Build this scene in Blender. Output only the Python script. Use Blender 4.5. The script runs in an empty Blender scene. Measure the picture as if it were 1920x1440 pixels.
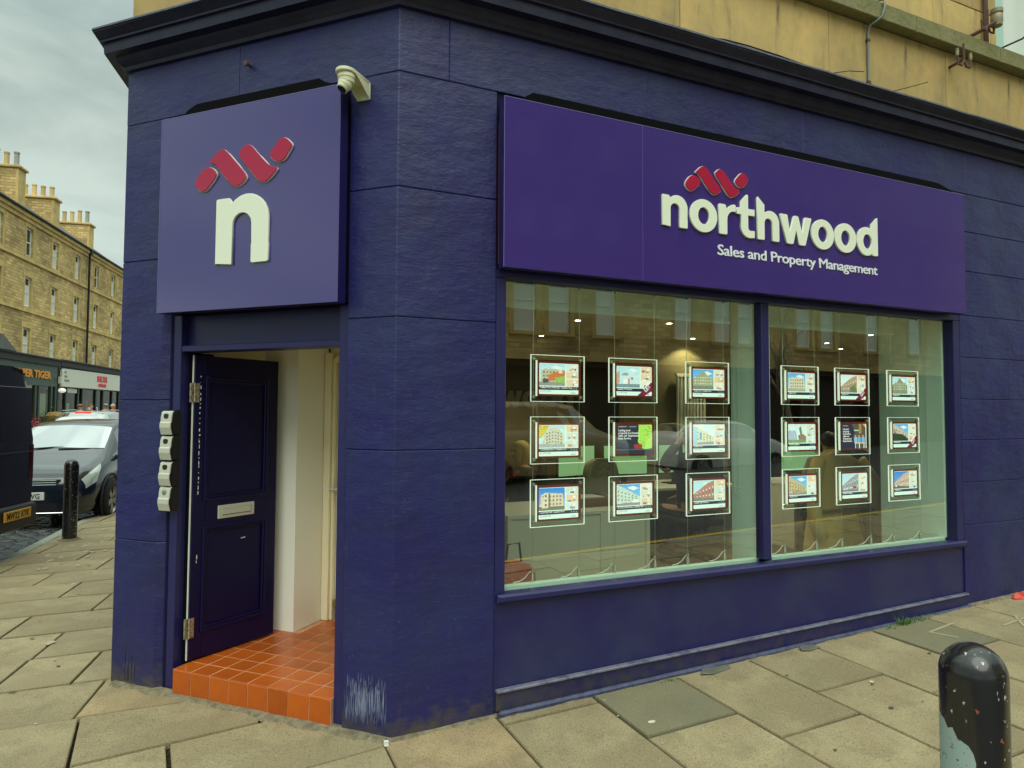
import bpy, bmesh, math, random
import numpy as np
from mathutils import Matrix, Vector
R = random.Random(7)
SC = bpy.context.scene
COL = SC.collection
# ------------------------------------------------------------------ camera
cam = bpy.data.cameras.new('camera'); cam_o = bpy.data.objects.new('camera', cam); COL.objects.link(cam_o)
cam.sensor_width = 36; cam.lens = 1242/1920*36; cam.clip_start = .05; cam.clip_end = 1500
rt = Vector((.9132, -.4074, .0052)); dn = Vector((.0224, .0358, -.9991)); fw = Vector((.4069, .9125, .0422))
fw.normalize(); rt = (rt-fw*rt.dot(fw)).normalized(); up = rt.cross(fw)
m = Matrix((rt, up, -fw)).transposed().to_4x4(); m.translation = (-.861, -3.449, 1.70)
cam_o.matrix_world = m; SC.camera = cam_o
# ------------------------------------------------------------------ world: overcast sky
w = bpy.data.worlds.new('World'); SC.world = w; w.use_nodes = True
nt = w.node_tree; nt.nodes.clear(); N = nt.nodes.new; L = nt.links.new
out = N('ShaderNodeOutputWorld'); bg1 = N('ShaderNodeBackground'); bg2 = N('ShaderNodeBackground'); mx = N('ShaderNodeMixShader')
sky = N('ShaderNodeTexSky'); sky.sky_type = 'NISHITA'; sky.sun_disc = False
SUN_EL, SUN_AZ = math.radians(52), math.radians(200)
sky.sun_elevation = SUN_EL; sky.sun_rotation = SUN_AZ
bg1.inputs[1].default_value = .1; L(sky.outputs[0], bg1.inputs[0])
tc = N('ShaderNodeTexCoord'); sep = N('ShaderNodeSeparateXYZ'); L(tc.outputs['Generated'], sep.inputs[0])
mp = N('ShaderNodeMapping'); mp.inputs['Scale'].default_value = (1, 1, 2.6); L(tc.outputs['Generated'], mp.inputs[0])
nz = N('ShaderNodeTexNoise'); nz.inputs['Scale'].default_value = 3.6; nz.inputs['Detail'].default_value = 5; nz.inputs['Roughness'].default_value = .5
nz.inputs['Distortion'].default_value = .4; L(mp.outputs[0], nz.inputs[0])
cr = N('ShaderNodeValToRGB'); cr.color_ramp.elements[0].position = .34; cr.color_ramp.elements[1].position = .64
cr.color_ramp.elements[0].color = (.41, .51, .475, 1); cr.color_ramp.elements[1].color = (.74, .87, .78, 1)
L(nz.outputs[0], cr.inputs[0])
cv = N('ShaderNodeValToRGB'); cv.color_ramp.interpolation = 'EASE'
for e_, (p_, v_) in zip((cv.color_ramp.elements[0], cv.color_ramp.elements[1], cv.color_ramp.elements.new(.34)), ((0, .33), (1, 1), (.34, .25))): e_.position = p_; e_.color = (v_, v_, v_, 1)
L(sep.outputs[2], cv.inputs[0])
mr = N('ShaderNodeMath'); mr.operation = 'MULTIPLY'; mr.inputs[1].default_value = 3.0; L(cv.outputs[0], mr.inputs[0])

L(cr.outputs[0], bg2.inputs[0]); L(mr.outputs[0], bg2.inputs[1])
mx.inputs[0].default_value = .93; L(bg1.outputs[0], mx.inputs[1]); L(bg2.outputs[0], mx.inputs[2]); L(mx.outputs[0], out.inputs[0])
sun = bpy.data.lights.new('sun', 'SUN'); sun.energy = 1.5; sun.angle = math.radians(50); sun.color = (1, .97, .88)
sun_o = bpy.data.objects.new('sun', sun); COL.objects.link(sun_o)
sun_o.rotation_euler = (math.pi/2-SUN_EL, 0, math.pi-SUN_AZ)
SC.view_settings.view_transform = 'Standard'; SC.view_settings.look = 'None'; SC.view_settings.gamma = 1
SC.view_settings.use_curve_mapping = False; SC.view_settings.exposure = .17
SC.cycles.max_bounces = 8; SC.cycles.transparent_max_bounces = 24; SC.cycles.caustics_reflective = False; SC.cycles.caustics_refractive = False

# ------------------------------------------------------------------ frames: x right along the face, y into it, z up
S2 = math.sqrt(.5)
def frame(o, xd):
    xd = Vector(xd).normalized(); yd = Vector((-xd.y, xd.x, 0))
    M = Matrix((xd, yd, Vector((0, 0, 1)))).transposed().to_4x4(); M.translation = o; return M
FR = frame((0, 0, 0), (1, 0, 0))
FL = frame((0, 0, 0), (S2, -S2, 0))          # x from -2.02 (left end) to 0 (corner)
U = Vector((.183, .983, 0)).normalized()
FS = frame((0, 0, 0), U)                      # the left street's far side: x along the street, y = distance to the west
FO = frame((0, 0, 0), (-1, 0, 0))             # the opposite side of the shop's street
def gz(x, y): return .034*max(0, x) if y > -40 else 0

# ------------------------------------------------------------------ mesh helpers
def box(bm, F, x0, x1, y0, y1, z0, z1, bev=0, seg=1):
    vs = [bm.verts.new(F @ Vector(p)) for p in ((x0,y0,z0),(x1,y0,z0),(x1,y1,z0),(x0,y1,z0),(x0,y0,z1),(x1,y0,z1),(x1,y1,z1),(x0,y1,z1))]
    fs = [bm.faces.new([vs[i] for i in f]) for f in ((0,3,2,1),(4,5,6,7),(0,1,5,4),(1,2,6,5),(2,3,7,6),(3,0,4,7))]
    if bev:
        es = {e for f in fs for e in f.edges}
        bmesh.ops.bevel(bm, geom=list(es), offset=bev, segments=seg, affect='EDGES', profile=.6)
    return vs
def prism(bm, pts, z0, z1, F=None, bev=0):
    """plan polygon (ccw) swept in z"""
    F = F or Matrix()
    a = [bm.verts.new(F @ Vector((p[0], p[1], z0))) for p in pts]; b = [bm.verts.new(F @ Vector((p[0], p[1], z1))) for p in pts]
    n = len(pts); fs = [bm.faces.new(a[::-1]), bm.faces.new(b)]
    for i in range(n): fs.append(bm.faces.new((a[i], a[(i+1) % n], b[(i+1) % n], b[i])))
    if bev: bmesh.ops.bevel(bm, geom=list({e for f in fs for e in f.edges}), offset=bev, segments=1, affect='EDGES')
def slab(bm, pts, F, y0, y1, bev=0):
    """outline in (x,z) of the frame, swept in y"""
    a = [bm.verts.new(F @ Vector((p[0], y0, p[1]))) for p in pts]; b = [bm.verts.new(F @ Vector((p[0], y1, p[1]))) for p in pts]
    n = len(pts); fs = [bm.faces.new(a), bm.faces.new(b[::-1])]
    for i in range(n): fs.append(bm.faces.new((a[(i+1) % n], a[i], b[i], b[(i+1) % n])))
    if bev: bmesh.ops.bevel(bm, geom=list({e for e in fs[0].edges}), offset=bev, segments=1, affect='EDGES')
def tube(bm, pts, r, n=8, cap=True):
    pts = [Vector(p) for p in pts]; rings = []
    rr = r if isinstance(r, (list, tuple)) else [r]*len(pts)
    ref = None
    for i, p in enumerate(pts):
        d = (pts[min(i+1, len(pts)-1)]-pts[max(i-1, 0)]).normalized()
        if ref is None: ref = Vector((0, 0, 1)) if abs(d.z) < .9 else Vector((1, 0, 0))
        u = d.cross(ref).normalized(); v = d.cross(u).normalized(); ref = u.cross(d)*-1 if False else ref
        rings.append([bm.verts.new(p+(u*math.cos(2*math.pi*k/n)+v*math.sin(2*math.pi*k/n))*rr[i]) for k in range(n)])
    for a, b in zip(rings, rings[1:]):
        for k in range(n): bm.faces.new((a[k], a[(k+1) % n], b[(k+1) % n], b[k]))
    if cap: bm.faces.new(rings[0]); bm.faces.new(rings[-1][::-1])
def lathe(bm, prof, n=24, M=None, cap=True):
    M = M or Matrix(); rings = []
    for r, z in prof: rings.append([bm.verts.new(M @ Vector((r*math.cos(2*math.pi*k/n), r*math.sin(2*math.pi*k/n), z))) for k in range(n)])
    for a, b in zip(rings, rings[1:]):
        for k in range(n): bm.faces.new((a[k], a[(k+1) % n], b[(k+1) % n], b[k]))
    if cap and prof[0][0] > 1e-5: bm.faces.new(rings[0][::-1])
    if cap and prof[-1][0] > 1e-5: bm.faces.new(rings[-1])
    bmesh.ops.remove_doubles(bm, verts=bm.verts, dist=1e-6)
def ellipsoid(bm, c, r, M=None, nu=12, nv=8):
    M = M or Matrix(); s = bmesh.ops.create_uvsphere(bm, u_segments=nu, v_segments=nv, radius=1)
    for v in s['verts']: v.co = M @ Vector((c[0]+v.co.x*r[0], c[1]+v.co.y*r[1], c[2]+v.co.z*r[2]))
def mesh_of(bm, name, mat, smooth=False):
    bmesh.ops.recalc_face_normals(bm, faces=bm.faces)
    me = bpy.data.meshes.new(name); bm.to_mesh(me); bm.free()
    if mat: me.materials.append(mat)
    if smooth:
        me.shade_smooth()
        if smooth != 'all':
            try: me.set_sharp_from_angle(angle=math.radians(smooth if smooth is not True else 35))
            except Exception: pass
    return me
def tag(o, label=None, cat=None, group=None, kind=None):
    for k, v in (('label', label), ('category', cat), ('group', group), ('kind', kind)):
        if v: o[k] = v
    return o
def link(name, me, parent=None, loc=None):
    o = bpy.data.objects.new(name, me); COL.objects.link(o)
    if parent: o.parent = parent
    if loc is not None: o.location = loc
    return o
def part(name, bm, mat, parent, smooth=False, loc=None, label=None, kind=None):
    o = link(name, mesh_of(bm, name, mat, smooth), parent, loc); return tag(o, label, kind=kind)
def wpart(name, bm, mat, parent, smooth=False, label=None, kind=None):
    """bm in world coordinates, parent an unrotated thing (or a part lying at its origin)"""
    off = Vector(parent.location); p = parent.parent
    while p: off += Vector(p.location); p = p.parent
    if off.length > 0:
        for v in bm.verts: v.co -= off
    return part(name, bm, mat, parent, smooth, None, label, kind)
def thing(name, label, cat, loc=(0, 0, 0), rotz=0, group=None):
    o = bpy.data.objects.new(name, None); COL.objects.link(o); o.location = loc; o.rotation_euler = (0, 0, rotz)
    o.empty_display_size = .1
    return tag(o, label, cat, group)
def copy_tree(o, parent=None, **kw):
    c = o.copy(); COL.objects.link(c); c.parent = parent
    for ch in [x for x in bpy.data.objects if x.parent == o and x != c]: copy_tree(ch, c)
    for k, v in kw.items():
        if k == 'loc': c.location = v
        elif k == 'rotz': c.rotation_euler = (0, 0, v)
        else: c[k] = v
    return c
def chaikin(p, k=1):
    for _ in range(k):
        q = []
        for i in range(len(p)):
            a, b = p[i], p[(i+1) % len(p)]
            q += [(a[0]*.75+b[0]*.25, a[1]*.75+b[1]*.25), (a[0]*.25+b[0]*.75, a[1]*.25+b[1]*.75)]
        p = q
    return p

# ------------------------------------------------------------------ materials
MATS = {}
def mat(name, col, rough=.6, metal=0, spec=.45, noise=None, bump=None, emit=None, coat=0, objvar=0, alpha=None):
    """noise=(scale, amount, (stretch xyz), colour2)  bump=(scale, strength, dist, stretch)"""
    if name in MATS: return MATS[name]
    M_ = bpy.data.materials.new(name); MATS[name] = M_; M_.use_nodes = True; t = M_.node_tree; b = t.nodes['Principled BSDF']
    b.inputs['Base Color'].default_value = (*col, 1); b.inputs['Roughness'].default_value = rough; b.inputs['Metallic'].default_value = metal
    b.inputs['Specular IOR Level'].default_value = spec; b.inputs['Coat Weight'].default_value = coat
    if coat: b.inputs['Coat Roughness'].default_value = .05
    tcn = t.nodes.new('ShaderNodeTexCoord'); cur = None
    def nzn(scale, stretch=(1, 1, 1), detail=5, rough_=.6):
        mpn = t.nodes.new('ShaderNodeMapping'); mpn.inputs['Scale'].default_value = stretch; t.links.new(tcn.outputs['Object'], mpn.inputs[0])
        n = t.nodes.new('ShaderNodeTexNoise'); n.inputs['Scale'].default_value = scale; n.inputs['Detail'].default_value = detail; n.inputs['Roughness'].default_value = rough_
        t.links.new(mpn.outputs[0], n.inputs[0]); return n
    if noise:
        for (sc, amt, st, c2, lo, hi) in noise:
            n = nzn(sc, st); rp = t.nodes.new('ShaderNodeMapRange'); rp.inputs['From Min'].default_value = lo; rp.inputs['From Max'].default_value = hi
            rp.inputs['To Max'].default_value = amt; t.links.new(n.outputs[0], rp.inputs[0])
            mxn = t.nodes.new('ShaderNodeMix'); mxn.data_type = 'RGBA'; t.links.new(rp.outputs[0], mxn.inputs[0])
            if cur: t.links.new(cur, mxn.inputs[6])
            else: mxn.inputs[6].default_value = (*col, 1)
            mxn.inputs[7].default_value = (*c2, 1); cur = mxn.outputs[2]
    if objvar:
        oi = t.nodes.new('ShaderNodeObjectInfo'); hs = t.nodes.new('ShaderNodeHueSaturation')
        r2 = t.nodes.new('ShaderNodeMapRange'); r2.inputs['To Min'].default_value = 1-objvar; r2.inputs['To Max'].default_value = 1+objvar
        t.links.new(oi.outputs['Random'], r2.inputs[0]); t.links.new(r2.outputs[0], hs.inputs['Value'])
        if cur: t.links.new(cur, hs.inputs['Color'])
        else: hs.inputs['Color'].default_value = (*col, 1)
        cur = hs.outputs[0]
    if cur: t.links.new(cur, b.inputs['Base Color'])
    if bump:
        prev = None
        for (sc, st, di, stretch) in bump:
            n = nzn(sc, stretch, 6, .6); bp = t.nodes.new('ShaderNodeBump'); bp.inputs['Strength'].default_value = st; bp.inputs['Distance'].default_value = di
            t.links.new(n.outputs[0], bp.inputs['Height'])
            if prev: t.links.new(prev, bp.inputs['Normal'])
            prev = bp.outputs[0]
        t.links.new(prev, b.inputs['Normal'])
    if emit: b.inputs['Emission Color'].default_value = (*emit[0], 1); b.inputs['Emission Strength'].default_value = emit[1]
    return M_
def ground_dirt(M_, colour=(.07, .06, .035), h=.16):
    """splashed street dirt that fades out a hand's breadth above the pavement"""
    t = M_.node_tree; b = t.nodes['Principled BSDF']; src = b.inputs['Base Color'].links[0].from_socket
    c = t.nodes.new('ShaderNodeTexCoord'); s_ = t.nodes.new('ShaderNodeSeparateXYZ'); t.links.new(c.outputs['Object'], s_.inputs[0])
    n = t.nodes.new('ShaderNodeTexNoise'); n.inputs['Scale'].default_value = 14; n.inputs['Detail'].default_value = 6; t.links.new(c.outputs['Object'], n.inputs[0])
    a = t.nodes.new('ShaderNodeMath'); a.operation = 'MULTIPLY_ADD'; a.inputs[1].default_value = -.42; t.links.new(n.outputs[0], a.inputs[0]); t.links.new(s_.outputs[2], a.inputs[2])
    r = t.nodes.new('ShaderNodeMapRange'); r.inputs['From Min'].default_value = h-.23; r.inputs['From Max'].default_value = -.24; r.inputs['To Max'].default_value = .8; t.links.new(a.outputs[0], r.inputs[0])
    m2 = t.nodes.new('ShaderNodeMix'); m2.data_type = 'RGBA'; t.links.new(r.outputs[0], m2.inputs[0]); t.links.new(src, m2.inputs[6]); m2.inputs[7].default_value = (*colour, 1); t.links.new(m2.outputs[2], b.inputs['Base Color'])
def glassmat(name, tint, ior=.1, gain=1.0, rough=0.0):
    M_ = bpy.data.materials.new(name); MATS[name] = M_; M_.use_nodes = True; t = M_.node_tree; t.nodes.clear()
    o = t.nodes.new('ShaderNodeOutputMaterial'); mxs = t.nodes.new('ShaderNodeMixShader'); tr = t.nodes.new('ShaderNodeBsdfTransparent'); gl = t.nodes.new('ShaderNodeBsdfGlossy')
    tr.inputs[0].default_value = (*tint, 1); gl.inputs['Roughness'].default_value = rough; gl.inputs[0].default_value = (gain, gain, gain, 1)
    # Schlick reflectance, the same from both sides of the sheet
    lw = t.nodes.new('ShaderNodeLayerWeight'); lw.inputs[0].default_value = .5; pw = t.nodes.new('ShaderNodeMath'); pw.operation = 'POWER'; pw.inputs[1].default_value = 4.2
    mu = t.nodes.new('ShaderNodeMath'); mu.operation = 'MULTIPLY_ADD'; mu.use_clamp = True; mu.inputs[1].default_value = 1-ior; mu.inputs[2].default_value = ior
    t.links.new(lw.outputs['Facing'], pw.inputs[0]); t.links.new(pw.outputs[0], mu.inputs[0]); t.links.new(mu.outputs[0], mxs.inputs[0])
    t.links.new(tr.outputs[0], mxs.inputs[1]); t.links.new(gl.outputs[0], mxs.inputs[2]); t.links.new(mxs.outputs[0], o.inputs[0]); return M_
NAVY = (.0105, .0095, .098)
m_wall = mat('painted_stone', NAVY, .42, spec=.5,  noise=[(1.6, .75, (1, 1, 1), (.020, .032, .105), .40, .64), (3.1, .6, (1, 1, 1), (.008, .006, .060), .45, .66), (26, .3, (1, 1, .4), (.045, .055, .12), .58, .72), (75, .4, (1, 1, 1), (.07, .08, .14), .64, .74)],
             bump=[(5, .4, .03, (.8, .8, 1.5)), (26, .2, .008, (.4, .4, 1.6)), (70, .32, .004, (.4, .4, 1.6)), (150, .3, .002, (.6, .6, 1.2))])
m_gap = mat('joint_shadow_paint', (.006, .006, .028), .8, spec=.15)
m_frame = mat('painted_timber', (.014, .013, .085), .38, noise=[(3, .4, (1, 1, 1), (.03, .034, .10), .4, .7)], bump=[(60, .15, .002, (1, 1, 1)), (500, .1, .001, (1, 1, 1))])
m_riser = mat('stallriser_paint', (.015, .014, .090), .36, noise=[(2.2, .6, (1, 1, 1), (.032, .042, .095), .4, .7), (80, .5, (1, 1, 1), (.09, .10, .16), .68, .74), (9, .35, (1, 1, .6), (.015, .015, .06), .5, .7)], bump=[(30, .12, .003, (1, 1, 1)), (300, .12, .001, (1, 1, 1))])
ground_dirt(m_wall); ground_dirt(m_riser, h=.20)
m_door = mat('door_paint', (.003, .003, .036), .32, spec=.3, bump=[(150, .06, .001, (1, 1, .2))])
m_corn = mat('cornice_paint', (.008, .008, .030), .42, spec=.35, noise=[(6, .5, (1, 1, 1), (.03, .034, .07), .4, .7)], bump=[(25, .2, .006, (1, 1, 1))])
m_corntop = mat('cornice_edge_paint', (.06, .075, .11), .6, noise=[(30, .7, (1, 1, 1), (.02, .02, .05), .4, .7)], bump=[(40, .8, .01, (1, 1, 1))])
m_sign = mat('sign_purple', (.038, .019, .175), .2, spec=.45, coat=.3)
m_sign_gloss = mat('sign_purple_glossy', (.034, .019, .17), .2, spec=.8, coat=.8)
m_sign_gloss.node_tree.nodes['Principled BSDF'].inputs['Coat IOR'].default_value = 1.55; m_sign_gloss.node_tree.nodes['Principled BSDF'].inputs['Coat Roughness'].default_value = .09
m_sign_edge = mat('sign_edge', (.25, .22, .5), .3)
m_signside = mat('sign_return', (.012, .008, .09), .35)
m_black = mat('black_board', (.002, .002, .003), .8, spec=.1)
m_white = mat('letter_white', (.80, .86, .68), .35)
m_whitetrim = mat('trim_white', (.8, .8, .7), .4)
m_sub = mat('letter_white_small', (.78, .82, .84), .35)
m_red = mat('ribbon_crimson', (.40, .005, .048), .10, spec=.6)
m_tile = mat('quarry_tile', (.46, .10, .006), .28, noise=[(5, .7, (1, 1, 1), (.36, .065, .012), .35, .7), (55, .4, (1, 1, 1), (.56, .17, .05), .6, .75)], bump=[(40, .1, .004, (1, 1, 1))], objvar=.16)
m_grout = mat('grout', (.62, .33, .17), .9, noise=[(9, .8, (1, 1, 1), (.36, .18, .09), .4, .65)])
m_hall = mat('hall_cream', (.92, .86, .60), .6, bump=[(20, .15, .004, (1, 1, 1))])
m_hallw = mat('hall_white', (.92, .93, .80), .5, bump=[(20, .15, .004, (1, 1, 1))])
m_brass = mat('aged_brass', (.45, .34, .12), .35, 1)
m_steel = mat('brushed_steel', (.62, .62, .56), .32, 1, noise=[(8, .5, (1, 1, 1), (.42, .42, .38), .4, .7)])
m_slab = mat('paving_stone', (.37, .305, .17), .85, noise=[(1.3, .9, (1, 1, 1), (.20, .165, .09), .38, .66), (6, .6, (1, 1, 1), (.22, .18, .10), .48, .66), (2.6, .45, (1, 1, 1), (.45, .33, .18), .5, .75), (110, .75, (1, 1, 1), (.15, .12, .065), .50, .64), (150, .7, (1, 1, 1), (.60, .52, .33), .60, .70)],
             bump=[(12, .4, .012, (1, 1, 1)), (150, .7, .004, (1, 1, 1))], objvar=.08)
m_slabpink = mat('paving_stone_pink', (.40, .295, .155), .85, noise=[(1.6, .9, (1, 1, 1), (.24, .19, .10), .38, .66), (6, .6, (1, 1, 1), (.24, .18, .10), .48, .66), (110, .75, (1, 1, 1), (.15, .12, .065), .50, .64), (150, .7, (1, 1, 1), (.60, .52, .33), .60, .70)], bump=[(12, .25, .01, (1, 1, 1)), (160, .45, .003, (1, 1, 1))])
m_slabgrey = mat('paving_stone_grey', (.22, .20, .115), .9, noise=[(2, .6, (1, 1, 1), (.15, .14, .09), .42, .7), (150, .7, (1, 1, 1), (.07, .065, .045), .52, .66), (210, .5, (1, 1, 1), (.42, .39, .28), .66, .76)], bump=[(160, .6, .004, (1, 1, 1))])
m_joint = mat('joint_soil', (.018, .015, .009), 1, spec=.1, noise=[(30, .6, (1, 1, 1), (.09, .08, .05), .45, .7)])
m_mortar = mat('mortar', (.27, .235, .14), .95, noise=[(25, .8, (1, 1, 1), (.13, .10, .07), .4, .65)], bump=[(40, 1, .02, (1, 1, 1)), (200, .8, .005, (1, 1, 1))])
m_kerb = mat('kerb_granite', (.30, .30, .24), .7, noise=[(60, .6, (1, 1, 1), (.18, .18, .15), .5, .7)], bump=[(50, .3, .005, (1, 1, 1))], objvar=.1)
m_road = mat('road_asphalt', (.05, .05, .052), .45, noise=[(80, .6, (1, 1, 1), (.09, .09, .09), .5, .7)], bump=[(120, .5, .006, (1, 1, 1))])
m_sett = mat('wet_sett', (.055, .06, .065), .18, noise=[(20, .6, (1, 1, 1), (.10, .11, .11), .45, .7)], bump=[(30, .5, .01, (1, 1, 1))])
m_yline = mat('yellow_road_paint', (.70, .45, .03), .7, noise=[(30, .7, (1, 1, 1), (.3, .22, .06), .5, .7)])
m_ashlar = mat('ashlar_sandstone', (.58, .42, .15), .85, noise=[(9, .6, (1, 1, .5), (.38, .28, .12), .48, .66), (1.3, .9, (1, 1, 1), (.36, .27, .12), .4, .68), (3, .6, (1.2, 1.2, .8), (.70, .46, .16), .48, .72), (3.0, .9, (3.0, 3.0, .45), (.14, .105, .055), .60, .74), (14, .4, (1, 1, 1), (.42, .34, .16), .5, .7)],
               bump=[(7, .3, .02, (1, 1, .6)), (90, .35, .004, (1, 1, 1))], objvar=.15)
m_ashlar_moss = mat('mossy_sandstone', (.24, .22, .10), .9, noise=[(7, .8, (1, 1, 1), (.17, .18, .06), .4, .65), (40, .6, (1, 1, 1), (.10, .10, .04), .55, .7)], bump=[(20, .5, .02, (1, 1, 1)), (120, .5, .005, (1, 1, 1))])
m_mint = mat('mint_window_paint', (.42, .66, .56), .5, noise=[(15, .5, (1, 1, .2), (.55, .62, .52), .5, .7)])
m_rust = mat('rusty_iron', (.13, .07, .045), .8, noise=[(30, .7, (1, 1, 1), (.07, .05, .05), .4, .65)], bump=[(60, .6, .005, (1, 1, 1))])
m_ceram = mat('old_ceramic', (.30, .27, .16), .4, noise=[(20, .6, (1, 1, 1), (.14, .12, .07), .4, .65)])
m_wire = mat('grey_conduit', (.22, .27, .26), .6)
m_cctv = mat('cream_plastic', (.76, .76, .52), .35)
m_ksilver = mat('silver_plastic', (.56, .57, .46), .38, metal=.2)
m_kblack = mat('rubber_black', (.006, .006, .007), .6)
m_cabinet = mat('white_laminate', (.86, .88, .70), .4)
m_acry_edge = mat('lit_acrylic_edge', (.7, .78, .68), .3, emit=((.95, 1, .85), .72))
m_clip = mat('chrome_clip', (.62, .72, .62), .2, 1)
m_bay = mat('bay_white', (.68, .93, .82), .55)
m_room = mat('room_paint', (.30, .24, .11), .8)
m_roomfloor = mat('room_floor', (.16, .11, .05), .4)
m_wood = mat('slat_oak', (.42, .22, .06), .5, noise=[(12, .5, (1, 1, .1), (.3, .15, .04), .4, .7)])
m_dark = mat('charcoal', (.012, .012, .012), .6)
m_light = mat('downlight_lamp', (1, .95, .8), .5, emit=((1, .9, .65), 30))
m_screen = mat('screen_green', (.2, .4, .2), .4, emit=((.27, .52, .24), .55))
m_bollard = mat('bollard_gloss', (.010, .010, .011), .22, noise=[(55, 1, (1, 1, .6), (.45, .47, .45), .645, .665), (22, 1, (1, 1, 1), (.30, .08, .03), .70, .72)], bump=[(18, .12, .01, (1, 1, 1)), (200, .1, .001, (1, 1, 1))], coat=.4)
m_peel = mat('old_grey_paint', (.30, .40, .38), .5, noise=[(60, .9, (1, 1, 1), (.03, .03, .03), .60, .66)])
m_glass = glassmat('shop_glass', (.90, .98, .88), .20)
m_farglass = glassmat('far_glass', (.8, .85, .8), .03, .35)
m_clear = glassmat('acrylic', (.90, .95, .88), .05)
m_grass = mat('weed_green', (.10, .22, .03), .7, objvar=.2)
m_pvc = mat('white_board', (.75, .76, .68), .5)
def rubble(name, c1, c2, mort, sx=.42, sz=.17):
    M_ = bpy.data.materials.new(name); MATS[name] = M_; M_.use_nodes = True; t = M_.node_tree; b = t.nodes['Principled BSDF']; b.inputs['Roughness'].default_value = .9
    at = t.nodes.new('ShaderNodeAttribute'); at.attribute_name = 'wallco'
    br = t.nodes.new('ShaderNodeTexBrick'); br.inputs['Scale'].default_value = 1; br.inputs['Brick Width'].default_value = sx; br.inputs['Row Height'].default_value = sz
    br.inputs['Mortar Size'].default_value = .014; br.inputs['Color1'].default_value = (*c1, 1); br.inputs['Color2'].default_value = (*c2, 1); br.inputs['Mortar'].default_value = (*mort, 1)
    br.inputs['Mortar Smooth'].default_value = .6
    nn = t.nodes.new('ShaderNodeTexNoise'); nn.inputs['Scale'].default_value = 1.1; nn.inputs['Detail'].default_value = 3; t.links.new(at.outputs['Vector'], nn.inputs[0])
    t.links.new(at.outputs['Vector'], br.inputs[0])
    n2 = t.nodes.new('ShaderNodeTexNoise'); n2.inputs['Scale'].default_value = .35; n2.inputs['Detail'].default_value = 5; t.links.new(at.outputs['Vector'], n2.inputs[0])
    mr2 = t.nodes.new('ShaderNodeMapRange'); mr2.inputs['From Min'].default_value = .35; mr2.inputs['From Max'].default_value = .7; mr2.inputs['To Min'].default_value = 1.25; mr2.inputs['To Max'].default_value = .6
    t.links.new(n2.outputs[0], mr2.inputs[0]); hs = t.nodes.new('ShaderNodeHueSaturation'); t.links.new(mr2.outputs[0], hs.inputs['Value']); t.links.new(br.outputs[0], hs.inputs['Color'])
    t.links.new(hs.outputs[0], b.inputs['Base Color'])
    bp = t.nodes.new('ShaderNodeBump'); bp.inputs['Strength'].default_value = .8; bp.inputs['Distance'].default_value = .03; t.links.new(br.outputs['Fac'], bp.inputs['Height']); bp.invert = True
    t.links.new(bp.outputs[0], b.inputs['Normal']); return M_
m_rubble = rubble('coursed_rubble', (.76, .55, .225), (.45, .31, .125), (.42, .30, .12))
m_dress = mat('dressed_sandstone', (.66, .48, .18), .85, noise=[(1.5, .7, (1, 1, 1), (.34, .24, .10), .4, .7)], objvar=.12)
m_slate = mat('roof_slate', (.10, .105, .10), .6, noise=[(3, .6, (1, 1, 3), (.17, .17, .15), .4, .7)])
m_potb = mat('clay_pot_buff', (.62, .45, .20), .7, objvar=.2)
m_potg = mat('clay_pot_grey', (.32, .33, .29), .7)
m_sash = mat('white_sash', (.85, .88, .80), .5)
m_pane = mat('dark_pane', (.012, .014, .012), .06, spec=.8)
m_panel = mat('net_curtain_pane', (.74, .78, .70), .1, spec=.8)
def wallco(o, F):
    """store the wall's own x,z on the vertices so that stone courses follow the wall"""
    me = o.data; Fi = F.inverted(); a = me.attributes.new('wallco', 'FLOAT_VECTOR', 'POINT')
    off = Vector(o.parent.location) if o.parent else Vector()
    for i, v in enumerate(me.vertices):
        p = Fi @ (v.co+off); a.data[i].vector = (p.x+p.y, p.z, 0)

# ================================================================== GROUND
def sheet(name, pts, z, m_, label=None):
    bm = bmesh.new(); f = bm.faces.new([bm.verts.new((x, y, z)) for x, y in pts]); o = link(name, mesh_of(bm, name, m_)); o['kind'] = 'structure'; return o
sheet('ground', [(-400, -400), (400, -400), (400, 400), (-400, 400)], -.30, m_road)
# carriageways (one sheet each, the shop street climbs to the right)
def road_mesh():
    bm = bmesh.new(); xs = [-60, -30, -12, -3.4, 0, 10, 20, 40, 60]; ys = [-12.6, -8, -3.2, 3, 12, 30, 70]
    g = {}
    for i, x in enumerate(xs):
        for j, y in enumerate(ys): g[i, j] = bm.verts.new((x + (y-3)*.18 if y > 3 and x < 1 else x, y, gz(x, y)-.12))
    for i in range(len(xs)-1):
        for j in range(len(ys)-1):
            if xs[i] >= 0 and ys[j] >= -3.3: continue
            bm.faces.new((g[i, j], g[i+1, j], g[i+1, j+1], g[i, j+1]))
    return bm
road = link('road', mesh_of(road_mesh(), 'road', m_road)); road['kind'] = 'structure'
bm = bmesh.new()   # setts near the junction
y = 2.0; r_ = 0
while y < 16:
    x = -9.0 + (r_ % 2)*.11 + .183*(y-2)
    xend = -3.35 + .15*(y-5) if y > 4 else -3.6-.3*(4-y)
    while x < xend-.05:
        wd = .2+R.uniform(-.02, .03); tz = R.uniform(-.006, .006)
        if x > -6.6+.15*(y-2): box(bm, Matrix(), x, min(x+wd, xend), y, y+.105, -.2, -.108+tz+R.uniform(-.003, .003), .014)
        x += wd+.012
    y += .118; r_ += 1
o = part('sett', bm, m_sett, road, smooth=40, kind='stuff')
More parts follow.
